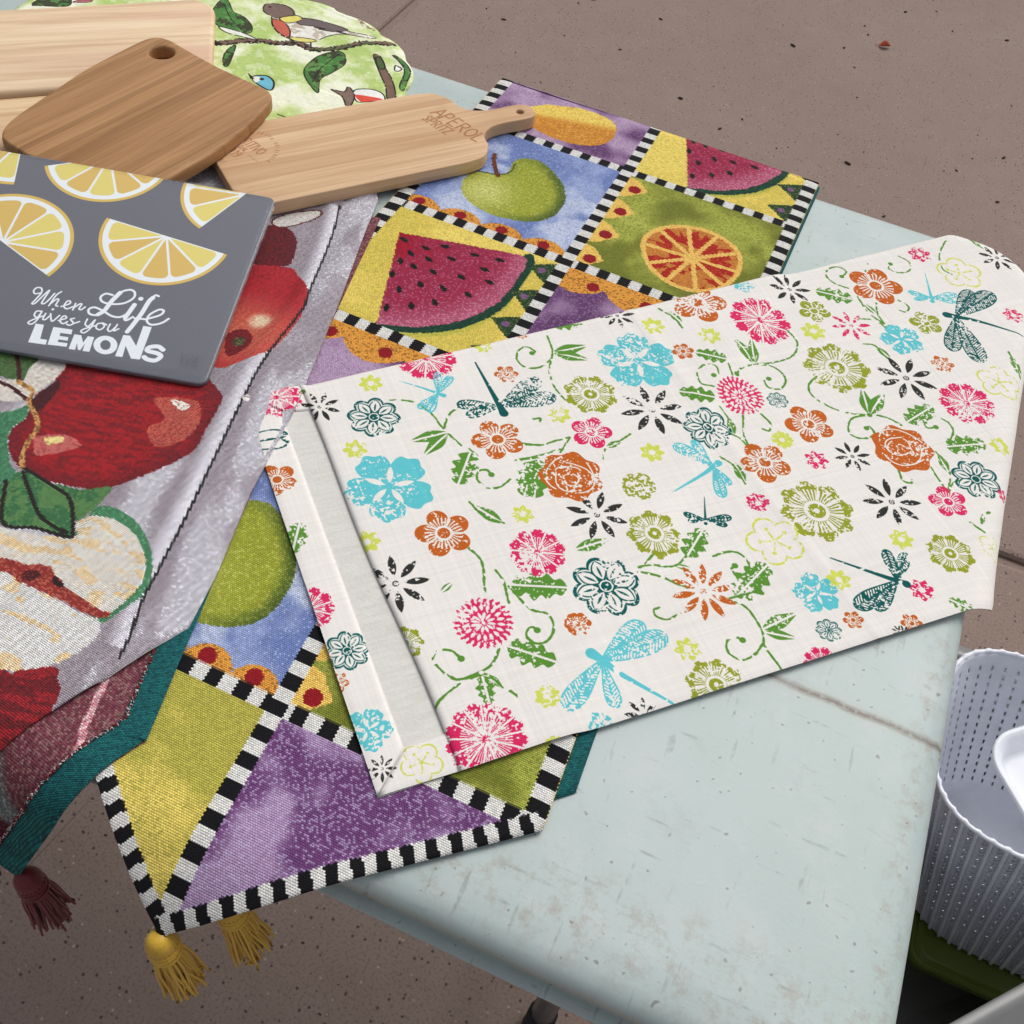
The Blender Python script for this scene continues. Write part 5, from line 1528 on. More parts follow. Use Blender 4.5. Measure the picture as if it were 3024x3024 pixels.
# teal binding folded over the lower layer's edge
def binding(R_, w_in, name):
    R_ = resample(R_, 120)
    d = np.gradient(R_, axis=0)
    d /= np.linalg.norm(d, axis=1, keepdims=True)
    nrm = np.stack([d[:, 1], -d[:, 0]], 1)
    if nrm[10, 0] > 0:
        nrm = -nrm
    k = np.linspace(-.0012, w_in, 12)
    G = R_[:, None, :] + nrm[:, None, :] * k[None, :, None]
    X, Y = G[..., 0], G[..., 1]
    puff = .0011 * np.sin(np.clip((k + .0012) / (w_in + .0012), 0, 1) * np.pi) ** .5
    H = hb(X, Y) + .0006 + puff[None, :] + wrinkle(X, Y, .0008, 40, 2)
    P = drape(X, Y, H, near=NEARA)
    cloth_shell(name, P, np.stack([X, Y], -1) * 0 + .5, M_TEAL, apple_r, .0010)
binding(np.array([(-.455, .145), (-.447, .115), (-.424, .019)]), .0165, 'edge_binding')
binding(np.array([(-.4245, .021), tip_b]), .0175, 'edge_binding')
# overcast stitches along the inner side of the binding
def stitches(path, n, seed):
    rg = random.Random(seed)
    R_ = resample(path, n)
    H = hb(R_[:, 0], R_[:, 1]) + .0016
    P = drape(R_[:, 0], R_[:, 1], H, near=NEARA)
    bm = bmesh.new()
    for p_ in P:
        s_ = rg.uniform(.0007, .0011)
        bmesh.ops.create_icosphere(bm, subdivisions=1, radius=1, matrix=Matrix.Translation(Vector(p_) + Vector((rg.uniform(-.0004, .0004), rg.uniform(-.0004, .0004), 0))) @ Matrix.Diagonal((s_ * 1.4, s_, s_, 1)))
    o = bm_obj('edge_stitches', bm, M_STITCH, apple_r, True)
    o['kind'] = 'stuff'
M_STITCH, nt_, b_ = new_mat('stitch_thread')
nt_.links.new(ramp(nt_, noise(nt_, coords(nt_), 480, 0), [(.40, srgb(110, 26, 34)), (.5, srgb(206, 196, 190)), (.6, srgb(30, 40, 46))], 'CONSTANT'), b_.inputs['Base Color'])
b_.inputs['Roughness'].default_value = .9
stitches([(-.4665, .120), (-.4625, .112), (-.4405, .0255), (-.4435, .0175)], 70, 1)
stitches([(-.4435, .0175), (-.4975, -.0985)], 90, 2)
right_t = [(-.556, .545), (-.544, .528), (-.506, .389), (-.479, .279), (-.465, .195), (-.449, .130), (-.4425, .090)]
left_t = [(-.790, .490), (-.770, .46), (-.740, .34), (-.712, .23), (-.695, .15), (-.680, .08), (-.665, .035)]
tip_t = (-.528, -.100)
def ridge(X, Y):
    xs = np.interp(Y, _P[::-1, 1], _P[::-1, 0])
    d = X - xs
    return np.where(d > 0, .0016 * np.exp(-((d - .012) / .010) ** 2), .0022 * np.exp(-((d + .006) / .007) ** 2)) - .0008 * np.exp(-(d / .0016) ** 2)
ht = lambda X, Y: .0042 + h_fruit(X, Y)
Rt, Lt = loft_layer(right_t, left_t, tip_t, 110, 46, 90, ht, .0015, 'upper_layer', M_APPLE, M_TEAL, (.034, 1.30), AT, .0008, apple_r, ridge)
# turned far corner shows the lining
tipP = drape([tip_b[0]], [tip_b[1]], [.002], near=NEARA)[0]
tassel(apple_r, M_RTH, tipP + np.array([.004, -.003, .004]), .066, (.10, -.02), 5, .0088)
tipP = drape([tip_t[0]], [tip_t[1]], [.002], near=(.034, 1.30))[0]
tassel(apple_r, M_RTH, tipP + np.array([.0, -.006, .004]), .070, (.10, .0), 6, .0085)
rebase(apple_r, (-.57, .2, TABLE_Z))

# ------------------------------------------------------------------ printed linen runner, folded, hanging off the table corner
linen = empty('floral_linen_runner')
tag(linen, 'folded white linen runner printed with colourful flowers and dragonflies, draped over the table corner', 'table runner')
LO = np.array([-.294, .045])
def lin(a, b):
    return LO[0] + .70711 * (a - b), LO[1] + .70711 * (a + b)
def h_under(X, Y):
    return np.maximum(h_fruit(X, Y), h_apple(X, Y) * (1.0) + h_fruit(X, Y) * .55)
def top_b(a):
    return np.interp(a, [0, .05, .35, .60, .75], [.3155, .3135, .329, .345, .352])
def linen_layer(a0f, a1, bl, bh, hz, name, mat, back, canvas, na, nb, wr, thick=.0009, bow=0.0):
    s = np.linspace(0, 1, na)
    t = np.linspace(0, 1, nb)
    S, T = np.meshgrid(s, t, indexing='ij')
    B0 = bl(T * 0 + 0)
    a0 = a0f(T)
    A = a0 + (a1 - a0) * S
    lo = bl(A)
    hi = bh(A)
    B = lo + (hi - lo) * T
    X, Y = lin(A, B)
    eb = np.minimum((B - lo), (hi - B))
    ea = A - a0
    lift = .0022 * np.exp(-((B - lo) / .02)) * sstep(.05, .3, A)          # the folded edge springs up a little
    H = hz + h_under(X, Y) + wrinkle(X, Y, wr, 7, 5) + wrinkle(X, Y, wr * .5, 22, 1) + lift
    H = H - .0008 * np.exp(-np.minimum(eb, ea) / .0016)
    # pressed crease across the cloth
    H = H + .0007 * np.exp(-((A - .325 + .06 * (B - .15)) / .004) ** 2)
    P = drape(X, Y, H, side=(.016, 1.48), near=(.05, 1.0))
    uvx, uvy = canvas.uv(A, B)
    return cloth_shell(name, P, np.stack([uvx, uvy], -1), mat, linen, thick, back)
zero = lambda a: np.zeros_like(a)
lo_edge = lambda a: np.interp(a, [0, .1, .42, .75], [.0, .0005, -.003, -.006])
linen_layer(lambda T: .0 + .002 * np.sin(T * 3), .72, lo_edge, lambda a: top_b(a) - .001, .0012, 'lower_layer', M_FLORAL_BACK, M_FLORAL, FB, 150, 80, .0005)
linen_layer(lambda T: .047 - .006 * T + .0012 * np.sin(T * 9), .715, lambda a: lo_edge(a) - .001, top_b, .0036, 'upper_layer', M_FLORAL, M_FLORAL_BACK, FC, 220, 110, .0009)
# turned hem of the lower layer: end strip and the two returns, mitred
def hem_strip(corners, n, m, name):
    (a0, b0), (a1, b1), (a2, b2), (a3, b3) = corners
    S, T = np.meshgrid(np.linspace(0, 1, n), np.linspace(0, 1, m), indexing='ij')
    A = (a0 * (1 - S) + a1 * S) * (1 - T) + (a3 * (1 - S) + a2 * S) * T
    B = (b0 * (1 - S) + b1 * S) * (1 - T) + (b3 * (1 - S) + b2 * S) * T
    X, Y = lin(A, B)
    H = .0012 + .0011 + h_under(X, Y) + wrinkle(X, Y, .0005, 7, 5) + wrinkle(X, Y, .0003, 30, 2) - .0007 * np.exp(-T / .05) - .0006 * np.exp(-(1 - T) / .05)
    P = drape(X, Y, H)
    uvx, uvy = FC.uv(A, B)
    cloth_shell(name, P, np.stack([uvx, uvy], -1), M_FLORAL, linen, .0008)
hw_ = .0225
hem_strip([(.0, .001), (.0, .3145), (hw_, .3145 - hw_), (hw_, hw_ + .001)], 80, 10, 'hem')
hem_strip([(.0005, .0005), (.06, -.0005), (.06, .0245), (hw_ + .0005, hw_)], 16, 10, 'hem')
hem_strip([(.0005, .315), (.06, .3135), (.06, .290), (hw_ + .0005, .315 - hw_)], 16, 10, 'hem')
rebase(linen, (-.2, .35, TABLE_Z))
# ------------------------------------------------------------------ wood
def wood_mat(name, light, mid, dark, strip=.0, streak=1.0, along=0.0, knots=None, rough=.55, engrave=None, pink=None):
    """along = direction of the grain in the board's own plane"""
    m, nt, b = new_mat(name)
    v = coords(nt, (1, 1, 1), (0, 0, -along))
    sx = N(nt, 'ShaderNodeSeparateXYZ')
    nt.links.new(v, sx.inputs[0])
    g1 = noise(nt, coords(nt, (3, 70, 70), (0, 0, 0)) if along == 0 else _rot(nt, v, (3, 70, 70)), 1.6, 5, .6, .4)
    g2 = noise(nt, _rot(nt, v, (9, 420, 420)), 1.4, 4, .6, .2)
    g3 = noise(nt, _rot(nt, v, (40, 900, 900)), 1.0, 2, .5)
    col = ramp(nt, g1, [(.30, srgb(*dark)), (.5, srgb(*mid)), (.68, srgb(*light))])
    if strip:
        st = N(nt, 'ShaderNodeTexWhiteNoise', noise_dimensions='1D')
        nt.links.new(math_n(nt, 'FLOOR', math_n(nt, 'DIVIDE', math_n(nt, 'ADD', sx.outputs[1], math_n(nt, 'MULTIPLY', g1, strip * .1)), strip)), st.inputs['W'])
        col = mixc(nt, ramp(nt, st.outputs[0], [(0, grey(0)), (1, grey(.75))]), col, mixc(nt, .6, col, srgb(*light)))
        col = mixc(nt, ramp(nt, st.outputs[0], [(.0, grey(.55)), (.3, grey(0))]), col, srgb(*dark))
        fr = math_n(nt, 'FRACT', math_n(nt, 'DIVIDE', math_n(nt, 'ADD', sx.outputs[1], math_n(nt, 'MULTIPLY', g1, strip * .1)), strip))
        col = mixc(nt, ramp(nt, fr, [(0, grey(.55)), (.10, grey(0))]), col, srgb(*dark))
    if pink:
        pk = noise(nt, _rot(nt, v, (1.2, 16, 16)), 1.0, 2)
        col = mixc(nt, ramp(nt, pk, [(.52, grey(0)), (.64, grey(.7))]), col, srgb(*pink))
    col = mixc(nt, ramp(nt, g2, [(.34, grey(.5 * streak)), (.48, grey(0))]), col, srgb(*dark))
    dk = tuple(int(c * .72) for c in dark)
    col = mixc(nt, ramp(nt, g3, [(.68, grey(0)), (.78, grey(.55 * streak))]), col, srgb(*dk))
    if knots:
        vo = N(nt, 'ShaderNodeTexVoronoi', feature='F1')
        vo.inputs['Scale'].default_value = 1.0
        nt.links.new(_rot(nt, v, (13, 26, 1)), vo.inputs['Vector'])
        kn = math_n(nt, 'MULTIPLY', ramp(nt, vo.outputs['Distance'], [(.06, grey(1)), (.14, grey(0))]), ramp(nt, noise(nt, v, 500, 2), [(.4, grey(.2)), (.6, grey(.8))]))
        col = mixc(nt, math_n(nt, 'MULTIPLY', kn, .5), col, srgb(*knots))
    if engrave is not None:
        t = nt.nodes.new('ShaderNodeTexImage')
        t.image = engrave
        t.extension = 'CLIP'
        col = mixc(nt, math_n(nt, 'MULTIPLY', t.outputs[0], .8), col, srgb(152, 90, 44))
    nt.links.new(col, b.inputs['Base Color'])
    b.inputs['Roughness'].default_value = rough
    b.inputs['Specular IOR Level'].default_value = .3
    bump(nt, b, math_n(nt, 'ADD', math_n(nt, 'MULTIPLY', g2, .6), g3), .18, .0005)
    return m

def _rot(nt, v, scale):
    mp = nt.nodes.new('ShaderNodeMapping')
    mp.inputs['Scale'].default_value = scale
    nt.links.new(v, mp.inputs[0])
    return mp.outputs[0]

def offset_poly(P, d):
    P = np.asarray(P, float)
    a = P - np.roll(P, 1, 0)
    b = np.roll(P, -1, 0) - P
    def nn(e):
        e = e / np.maximum(np.linalg.norm(e, axis=1, keepdims=True), 1e-9)
        return np.stack([e[:, 1], -e[:, 0]], 1)
    n = nn(a) + nn(b)
    n /= np.maximum(np.linalg.norm(n, axis=1, keepdims=True), 1e-9)
    c = np.clip((n * nn(a)).sum(1), .5, 1)
    return P + n * (d / c)[:, None]

def board_mesh(name, outline, z0, z1, r, mat, parent, hole=None, uvf=None, seg=4):
    """flat board with rounded arrises and an optional through hole; outline counter-clockwise"""
    P = np.asarray(outline, float)
    area = np.sum(P[:, 0] * np.roll(P[:, 1], -1) - np.roll(P[:, 0], -1) * P[:, 1])
    if area < 0:
        P = P[::-1]
    lv = []
    for k in range(seg + 1):
        a = math.pi / 2 * k / seg
        lv.append((r * (1 - math.sin(a)), z0 + r * (1 - math.cos(a))))
    for k in range(seg + 1):
        a = math.pi / 2 * k / seg
        lv.append((r * (1 - math.cos(a)), z1 - r * (1 - math.sin(a))))
    bm = bmesh.new()
    def rings(Q, sgn):
        rs = []
        for ins, z in lv:
            O = offset_poly(Q, -ins * sgn)
            rs.append([bm.verts.new((x, y, z)) for x, y in O])
        return rs
    ro = rings(P, 1)
    n = len(P)
    for a, c in zip(ro, ro[1:]):
        for i in range(n):
            bm.faces.new((a[i], a[(i + 1) % n], c[(i + 1) % n], c[i]))
    if hole is None:
        bm.faces.new(ro[-1])
        bm.faces.new(list(reversed(ro[0])))
    else:
        Q = np.asarray(hole, float)
        ri = rings(Q, -1)
        m_ = len(Q)
        for a, c in zip(ri, ri[1:]):
            for i in range(m_):
                bm.faces.new((a[i], c[i], c[(i + 1) % m_], a[(i + 1) % m_]))
        for q in (-1, 0):
            es = []
            for ring in (ro[q], ri[q]):
                k = len(ring)
                for i in range(k):
                    e = bm.edges.get((ring[i], ring[(i + 1) % k]))
                    es.append(e)
            bmesh.ops.triangle_fill(bm, use_beauty=True, use_dissolve=False, edges=es)
    bmesh.ops.recalc_face_normals(bm, faces=bm.faces)
    if uvf is not None:
        ul = bm.loops.layers.uv.new('UVMap')
        for f in bm.faces:
            up_ = f.normal.z > .7 and f.calc_center_median().z > z1 - r * 1.5
            for lp in f.loops:
                lp[ul].uv = uvf(lp.vert.co.x, lp.vert.co.y) if up_ else (-1, -1)
    me = bpy.data.meshes.new(name)
    bm.to_mesh(me)
    bm.free()
    me.materials.append(mat)
    me.polygons.foreach_set('use_smooth', [True] * len(me.polygons))
    try:
        me.set_sharp_from_angle(angle=math.radians(28))
    except Exception:
        pass
    return link(bpy.data.objects.new(name, me), parent)

def fillet(pts, radii, n=8):
    """polygon with rounded corners"""
    P = [np.array(p, float) for p in pts]
    out = []
    m = len(P)
    for i in range(m):
        p, a, b = P[i], P[i - 1], P[(i + 1) % m]
        r = radii[i] if isinstance(radii, (list, tuple)) else radii
        u = (a - p) / np.linalg.norm(a - p)
        v = (b - p) / np.linalg.norm(b - p)
        ang = math.acos(np.clip(u @ v, -1, 1))
        if r <= 0 or ang > 3.1:
            out.append(p)
            continue
        t = min(r / math.tan(ang / 2), .48 * np.linalg.norm(a - p), .48 * np.linalg.norm(b - p))
        p0, p1 = p + u * t, p + v * t
        for k in range(n + 1):
            s = k / n
            out.append((1 - s) ** 2 * p0 + 2 * s * (1 - s) * p + s * s * p1)
    return np.array(out)

# ------------------------------------------------------------------ stroke lettering burnt into the paddle board
GL = {
 'A': [[(0, 0), (.42, 1), (.8, 0)], [(.15, .36), (.68, .36)]],
 'P': [[(.05, 0), (.1, 1)], [(.1, .98), (.55, .95), (.62, .72), (.45, .5), (.1, .48)]],
 'E': [[(.62, 1), (.1, .98), (.06, 0), (.6, .03)], [(.08, .52), (.5, .55)]],
 'R': [[(.05, 0), (.1, 1)], [(.1, .98), (.55, .95), (.62, .74), (.45, .52), (.1, .5)], [(.3, .5), (.65, 0)]],
 'O': [[(.4, 1), (.08, .75), (.06, .3), (.35, 0), (.68, .25), (.7, .7), (.4, 1)]],
 'L': [[(.1, 1), (.08, 0), (.6, .04)]],
 'S': [[(.6, .85), (.35, 1), (.12, .8), (.3, .55), (.55, .35), (.45, .05), (.08, .12)]],
 'I': [[(.15, 0), (.2, 1)]],
 'T': [[(0, .97), (.7, 1)], [(.35, 1), (.3, 0)]],
 'Z': [[(.05, .97), (.62, 1), (.05, .02), (.65, .03)]],
 'V': [[(.02, 1), (.35, 0), (.72, 1)]],
 'D': [[(.1, 0), (.12, 1)], [(.1, 1), (.5, .85), (.62, .5), (.45, .1), (.1, 0)]],
 '1': [[(.08, .8), (.28, 1), (.25, 0)]],
 '9': [[(.55, .65), (.3, .48), (.1, .68), (.3, .98), (.55, .8), (.52, .35), (.3, 0)]],
 'C': [[(.6, .85), (.35, 1), (.1, .6), (.12, .25), (.4, 0), (.62, .15)]],
 'G': [[(.6, .85), (.35, 1), (.1, .6), (.12, .25), (.4, 0), (.64, .2), (.62, .45), (.4, .45)]],
 'N': [[(.06, 0), (.1, 1), (.6, 0), (.64, 1)]],
 'B': [[(.08, 0), (.1, 1)], [(.1, 1), (.5, .9), (.45, .6), (.1, .52), (.55, .42), (.5, .05), (.08, 0)]],
 'K': [[(.08, 0), (.1, 1)], [(.58, 1), (.12, .45), (.62, 0)]], ' ': []}
GW = {'I': .42, '1': .45, ' ': .4, 'T': .75}
def write(cv, txt, origin, ang, h, wd, squash=.85):
    o = np.array(origin, float)
    d = np.array([math.cos(ang), math.sin(ang)])
    u = np.array([-math.sin(ang), math.cos(ang)])
    for ch in txt:
        for st in GL[ch]:
            cv.stroke([o + d * x * h * squash + u * y * h for x, y in st], wd, (255, 255, 255), smooth=(ch in 'OSPRDCGB9'))
        o = o + d * GW.get(ch, .86) * h * squash

# paddle board frame: origin at the middle of the square end, x along the board
PA = math.atan2(.775, .632)
P_O = np.array([.632 * -.0507 + .775 * -.8215, .775 * -.0507 - .632 * -.8215])
def paddle_xy(wx, wy):
    dx, dy = wx - P_O[0], wy - P_O[1]
    return dx * math.cos(PA) + dy * math.sin(PA), -dx * math.sin(PA) + dy * math.cos(PA)
EN = Canvas(-.01, -.065, .31, .065, .00025, (0, 0, 0))
ta = math.radians(-20.5) - PA
o = paddle_xy(-.5560, .6555); write(EN, 'APEROL', o, ta, .0150, .0020, .80)
o = paddle_xy(-.5590, .6420); write(EN, 'SPRITZ', o, ta, .0110, .0016, .66)
c = paddle_xy(-.5020, .6500)
EN.stroke([(c[0] + .0012 * math.cos(t), c[1] + .0012 * math.sin(t)) for t in np.linspace(0, 6.28, 12)], .0005, (255, 255, 255), smooth=False)
o = paddle_xy(-.6905, .5290); write(EN, 'APERITIVO', o, ta, .0098, .0012, .62)
o = paddle_xy(-.6735, .5150); write(EN, 'DAL', o, ta, .0052, .0008, .8)
o = paddle_xy(-.6820, .5060); write(EN, '1919', o, ta, .0092, .0012, .72)
for p, q in (((-.660, .510), (-.648, .5055)), ((-.684, .519), (-.677, .5165))):
    EN.stroke([paddle_xy(*p), paddle_xy(*q)], .0006, (255, 255, 255), smooth=False)
ring_c = paddle_xy(-.6670, .5170)
def ring_text(txt, a0, a1, r, h):
    n = len(txt)
    for k, ch in enumerate(txt):
        a = math.radians(a0 + (a1 - a0) * k / max(n - 1, 1)) - PA
        out = np.array([math.cos(a), math.sin(a)])
        sgn = 1 if a1 < a0 else -1
        tang = np.array([out[1], -out[0]]) * sgn
        base = np.array(ring_c) + out * r
        write(EN, ch, base - tang * h * .35, math.atan2(tang[1], tang[0]), h, .0006, .75)
ring_text('RICETTA ORIGINALE', 112, -14, .0255, .0034)
ring_text('BARBIERI', 205, 262, .0285, .0034)
EN.rgb *= (.75 + .5 * vnoise(EN.X, EN.Y, 900, 1))[..., None]
EN.rgb = np.clip(EN.rgb, 0, 255)
EN_IMG = EN.image('burnt_lettering')[0]
EN_IMG.colorspace_settings.name = 'Non-Color'

M_PADDLE = wood_mat('pale_bamboo', (224, 190, 152), (208, 170, 130), (184, 142, 102), strip=.0085, streak=.7, knots=(176, 136, 100), engrave=EN_IMG)
M_BAMBOO = wood_mat('caramel_bamboo', (186, 142, 96), (166, 122, 78), (136, 96, 58), strip=.0062, streak=.9, knots=(196, 160, 120))
M_RUBBERW = wood_mat('pale_rubberwood', (238, 214, 180), (228, 200, 164), (206, 172, 136), streak=.5, pink=(214, 172, 146), rough=.6)
M_RUBBERW2 = wood_mat('cream_wood', (232, 206, 166), (220, 188, 146), (192, 154, 116), strip=.02, streak=.5, pink=(216, 178, 148), rough=.6)

# ------------------------------------------------------------------ pale boards
pb = empty('rectangular_cutting_board', (-.875, .590, TABLE_Z + .0062), 0)
tag(pb, 'large pale wooden cutting board with rounded corners on top of the placemat', 'cutting board')
gr = math.radians(41)
def world_to(root_loc, ang, pts):
    c, s = math.cos(ang), math.sin(ang)
    return [((x - root_loc[0]) * c + (y - root_loc[1]) * s, -(x - root_loc[0]) * s + (y - root_loc[1]) * c) for x, y in pts]
pts = [(-.8557 - .26 * .757, .7108 - .26 * .653), (-.8380, .7210), (-.7560, .6170), (-.8561 - .19 * .737, .5097 - .19 * .676)]
pts = world_to((-.875, .590), gr, pts)
pts = [(-.27, -.0735), (-.27, .0735), (.107, .0735), (.107, -.0735)]
ol = fillet([(-.255, -.0745), (.098, -.0725), (.120, .0600), (.106, .0780), (-.255, .0700)], [.02, .035, .05, .04, .02])
pb.rotation_euler = (0, 0, gr)
board_mesh('board', ol, 0, .0115, .0042, M_RUBBERW, pb)
pb2 = empty('cream_cutting_board', (-.880, .448, TABLE_Z + .0040), math.radians(43))
tag(pb2, 'cream wooden cutting board lying under the caramel bamboo board, mostly hidden', 'cutting board')
board_mesh('board', fillet([(-.17, -.075), (.085, -.075), (.085, .0235), (-.17, .0235)], .018), 0, .011, .003, M_RUBBERW2, pb2)

# ------------------------------------------------------------------ caramel bamboo board with a hanging hole
bl = np.array([(-.8313, .4135), (-.8365, .423), (-.8395, .4426), (-.8392, .49), (-.838, .5345), (-.8304, .5859), (-.8262, .6042), (-.8194, .6136), (-.8072, .6154), (-.7889, .6106), (-.7443, .5995), (-.6938, .5918), (-.6841, .5877), (-.6791, .5823), (-.675, .5695), (-.6726, .5281), (-.676, .4792), (-.6848, .4321), (-.688, .412), (-.695, .398), (-.715, .392), (-.76, .394), (-.8056, .4029), (-.8253, .4083)])
bo = np.array([-.755, .505])
bl = smooth_closed(bl - bo, 3)
ba = math.radians(78)
bb = empty('bamboo_cutting_board', (bo[0], bo[1], TABLE_Z + .0183), ba)
tag(bb, 'caramel brown bamboo cutting board with a round hanging hole in one corner', 'cutting board')
cb, sb = math.cos(ba), math.sin(ba)
bl = np.stack([bl[:, 0] * cb + bl[:, 1] * sb, -bl[:, 0] * sb + bl[:, 1] * cb], 1)
hc = np.array([-.8003, .5924]) - bo
hc = np.array([hc[0] * cb + hc[1] * sb, -hc[0] * sb + hc[1] * cb])
board_mesh('board', bl, 0, .0125, .0026, M_BAMBOO, bb, hole=[hc + .0112 * np.array([math.cos(t), math.sin(t)]) for t in np.linspace(0, 2 * math.pi, 28, endpoint=False)])

# ------------------------------------------------------------------ paddle board
def paddle_outline():
    hw = .0585
    half = [(.0, hw), (.205, hw), (.2235, hw - .004), (.235, hw - .018), (.2375, hw - .030), (.2425, .0205), (.252, .0145), (.266, .0122), (.288, .0126), (.2985, .0108), (.3032, .0060), (.3042, .0)]
    up = smooth_open(half[1:], 4)
    P = [(0, hw)] + [tuple(q) for q in up] + [tuple((q[0], -q[1])) for q in up[::-1][1:]] + [(0, -hw)]
    P = np.array(P)[::-1]
    e = fillet([(0, -hw), (0, hw)][::-1] + [tuple(P[1]), ], 0) if False else None
    return P
po = paddle_outline()
cor = []
for s in (1, -1):
    hw = .0585
    for k in range(7):
        a = math.radians(90 * k / 6)
        cor.append((.006 * (1 - math.sin(a)), s * (hw - .006 * (1 - math.cos(a)))))
body = [q for q in po if not (q[0] < 1e-6)]
c_low = [(.006 * (1 - math.cos(a)), -.0585 + .006 * (1 - math.sin(a))) for a in np.linspace(0, math.pi / 2, 6)]      # from end face to near side
c_up = [(.006 * (1 - math.sin(a)), .0585 - .006 * (1 - math.cos(a))) for a in np.linspace(0, math.pi / 2, 6)]
po = np.array(c_low + [tuple(q) for q in body] + c_up)
pd = empty('paddle_cutting_board', (P_O[0], P_O[1], TABLE_Z + .0056), PA)
tag(pd, 'pale bamboo paddle board with short handle, small hole and burnt lettering', 'cutting board')
board_mesh('board', po, 0, .0125, .0012, M_PADDLE, pd, hole=[(.2895 + .0036 * math.cos(t), .0036 * math.sin(t)) for t in np.linspace(0, 2 * math.pi, 20, endpoint=False)], uvf=lambda x, y: EN.uv(x, y))

# ------------------------------------------------------------------ glass board with the lemon print, still in shrink wrap
gl = empty('glass_cutting_board', (0, 0, 0))
tag(gl, 'grey glass cutting board with lemon slices and white lettering in clear wrap', 'cutting board')
T0 = np.array([-.59407, .44791, .036 + TABLE_Z]); EX = np.array([-.96569, -.25970, 0]); EY = np.array([.25703, -.95575, -.14308])
EZ = np.cross(EY, EX); EZ = EZ / np.linalg.norm(EZ)
EZ = EZ if EZ[2] > 0 else -EZ
LT = .0042
mtx = Matrix(((EX[0], EY[0], EZ[0], T0[0] - EZ[0] * LT), (EX[1], EY[1], EZ[1], T0[1] - EZ[1] * LT), (EX[2], EY[2], EZ[2], T0[2] - EZ[2] * LT), (0, 0, 0, 1)))
lemon_imgs = LC.image('lemon_print')
M_LEMON, nt_, b_ = new_mat('lemon_print_glass')
ti = nt_.nodes.new('ShaderNodeTexImage'); ti.image = lemon_imgs[0]; ti.extension = 'EXTEND'
nt_.links.new(ti.outputs[0], b_.inputs['Base Color'])
b_.inputs['Roughness'].default_value = .30
b_.inputs['Specular IOR Level'].default_value = .35
b_.inputs['Coat Weight'].default_value = .15
b_.inputs['Coat Roughness'].default_value = .2
bump(nt_, b_, noise(nt_, coords(nt_), 900, 2), .06, .0003)
ol = fillet([(0, 0), (LB_W, 0), (LB_W, LB_H), (0, LB_H)], .0075, 8)
bd = board_mesh('printed_glass', ol, 0, LT, .0012, M_LEMON, gl, uvf=lambda x, y: LC.uv(x, y))
# underside and rim read as plain glass edge: uv (-1,-1) extends to the dark corner of the print
bd.matrix_local = mtx
M_WRAP, nt_, b_ = new_mat('shrink_wrap')
b_.inputs['Base Color'].default_value = (.9, .92, .94, 1)
b_.inputs['Roughness'].default_value = .18
b_.inputs['Transmission Weight'].default_value = 1.0
b_.inputs['IOR'].default_value = 1.25
b_.inputs['Alpha'].default_value = .30
# puckered film gathered along the near edge and the corner
def film(name, ptsf, nu, nv):
    verts, faces = [], []
    for i in range(nu):
        for j in range(nv):
            verts.append(ptsf(i / (nu - 1), j / (nv - 1)))
    for i in range(nu - 1):
        for j in range(nv - 1):
            a = i * nv + j
            faces.append((a, a + nv, a + nv + 1, a + 1))
    o = mesh_obj(name, verts, faces, M_WRAP, gl)
    o.matrix_local = mtx
    return o
rg = np.random.default_rng(21)
ph = rg.random(12) * 6
def fold_h(s):
    return sum(math.sin(s * (40 + 31 * k) + ph[k]) / (k + 2) for k in range(6))
film('wrap_fold', lambda s, t: (.004 + s * .16, LB_H - .008 + t * .0105, LT + .0003 + .0011 * math.sin(t * math.pi) * (.5 + .5 * fold_h(s)) * (1 - .7 * s) - .004 * max(t - .8, 0)), 90, 10)
film('wrap_fold', lambda s, t: (.0085 + .016 * s - .003 * t, LB_H - .024 + .013 * t + .003 * fold_h(s * .4), LT + .0003 + .0020 * abs(math.sin(s * 7 + t * 3 + fold_h(t * .3))) * math.sin(math.pi * t) * math.sin(math.pi * s)), 34, 24)
film('wrap_fold', lambda s, t: (-.0016 + t * .0055, .01 + s * .17, LT + .0003 + .0006 * math.sin(t * math.pi) * (.6 + .4 * fold_h(s + 3)) - .003 * max(.25 - t, 0)), 70, 8)
film('wrap_fold', lambda s, t: (.008 + .26 * s, -.0016 + t * .005, LT + .0003 + .0005 * math.sin(t * math.pi) * (.6 + .4 * fold_h(s + 7)) - .003 * max(.25 - t, 0)), 70, 8)
rebase(gl, (-.70, .34, TABLE_Z + .012))
# ------------------------------------------------------------------ plastics
def plain_plastic(name, c, rough=.4, trans=0.0, alpha=None, bumps=.04):
    m, nt, b = new_mat(name)
    v = coords(nt)
    n = noise(nt, v, 18, 5, .65)
    d = tuple(int(q * .90) for q in c)
    nt.links.new(mixc(nt, ramp(nt, n, [(.45, grey(0)), (.75, grey(.6))]), srgb(*c), srgb(*d)), b.inputs['Base Color'])
    b.inputs['Roughness'].default_value = rough
    b.inputs['Transmission Weight'].default_value = trans
    bump(nt, b, noise(nt, v, 300, 2), bumps, .0006)
    return m
M_WHITE = plain_plastic('white_plastic', (236, 238, 246), .38)
M_GREEN = plain_plastic('olive_green_plastic', (96, 112, 34), .4)
M_TOTE = plain_plastic('smoky_plastic', (128, 128, 127), .35, .12)
M_KNIT = plain_plastic('shaded_white_plastic', (206, 207, 218), .55)  # basket's white plastic darkened, painting in the shade of the knit relief
ZT = TABLE_Z

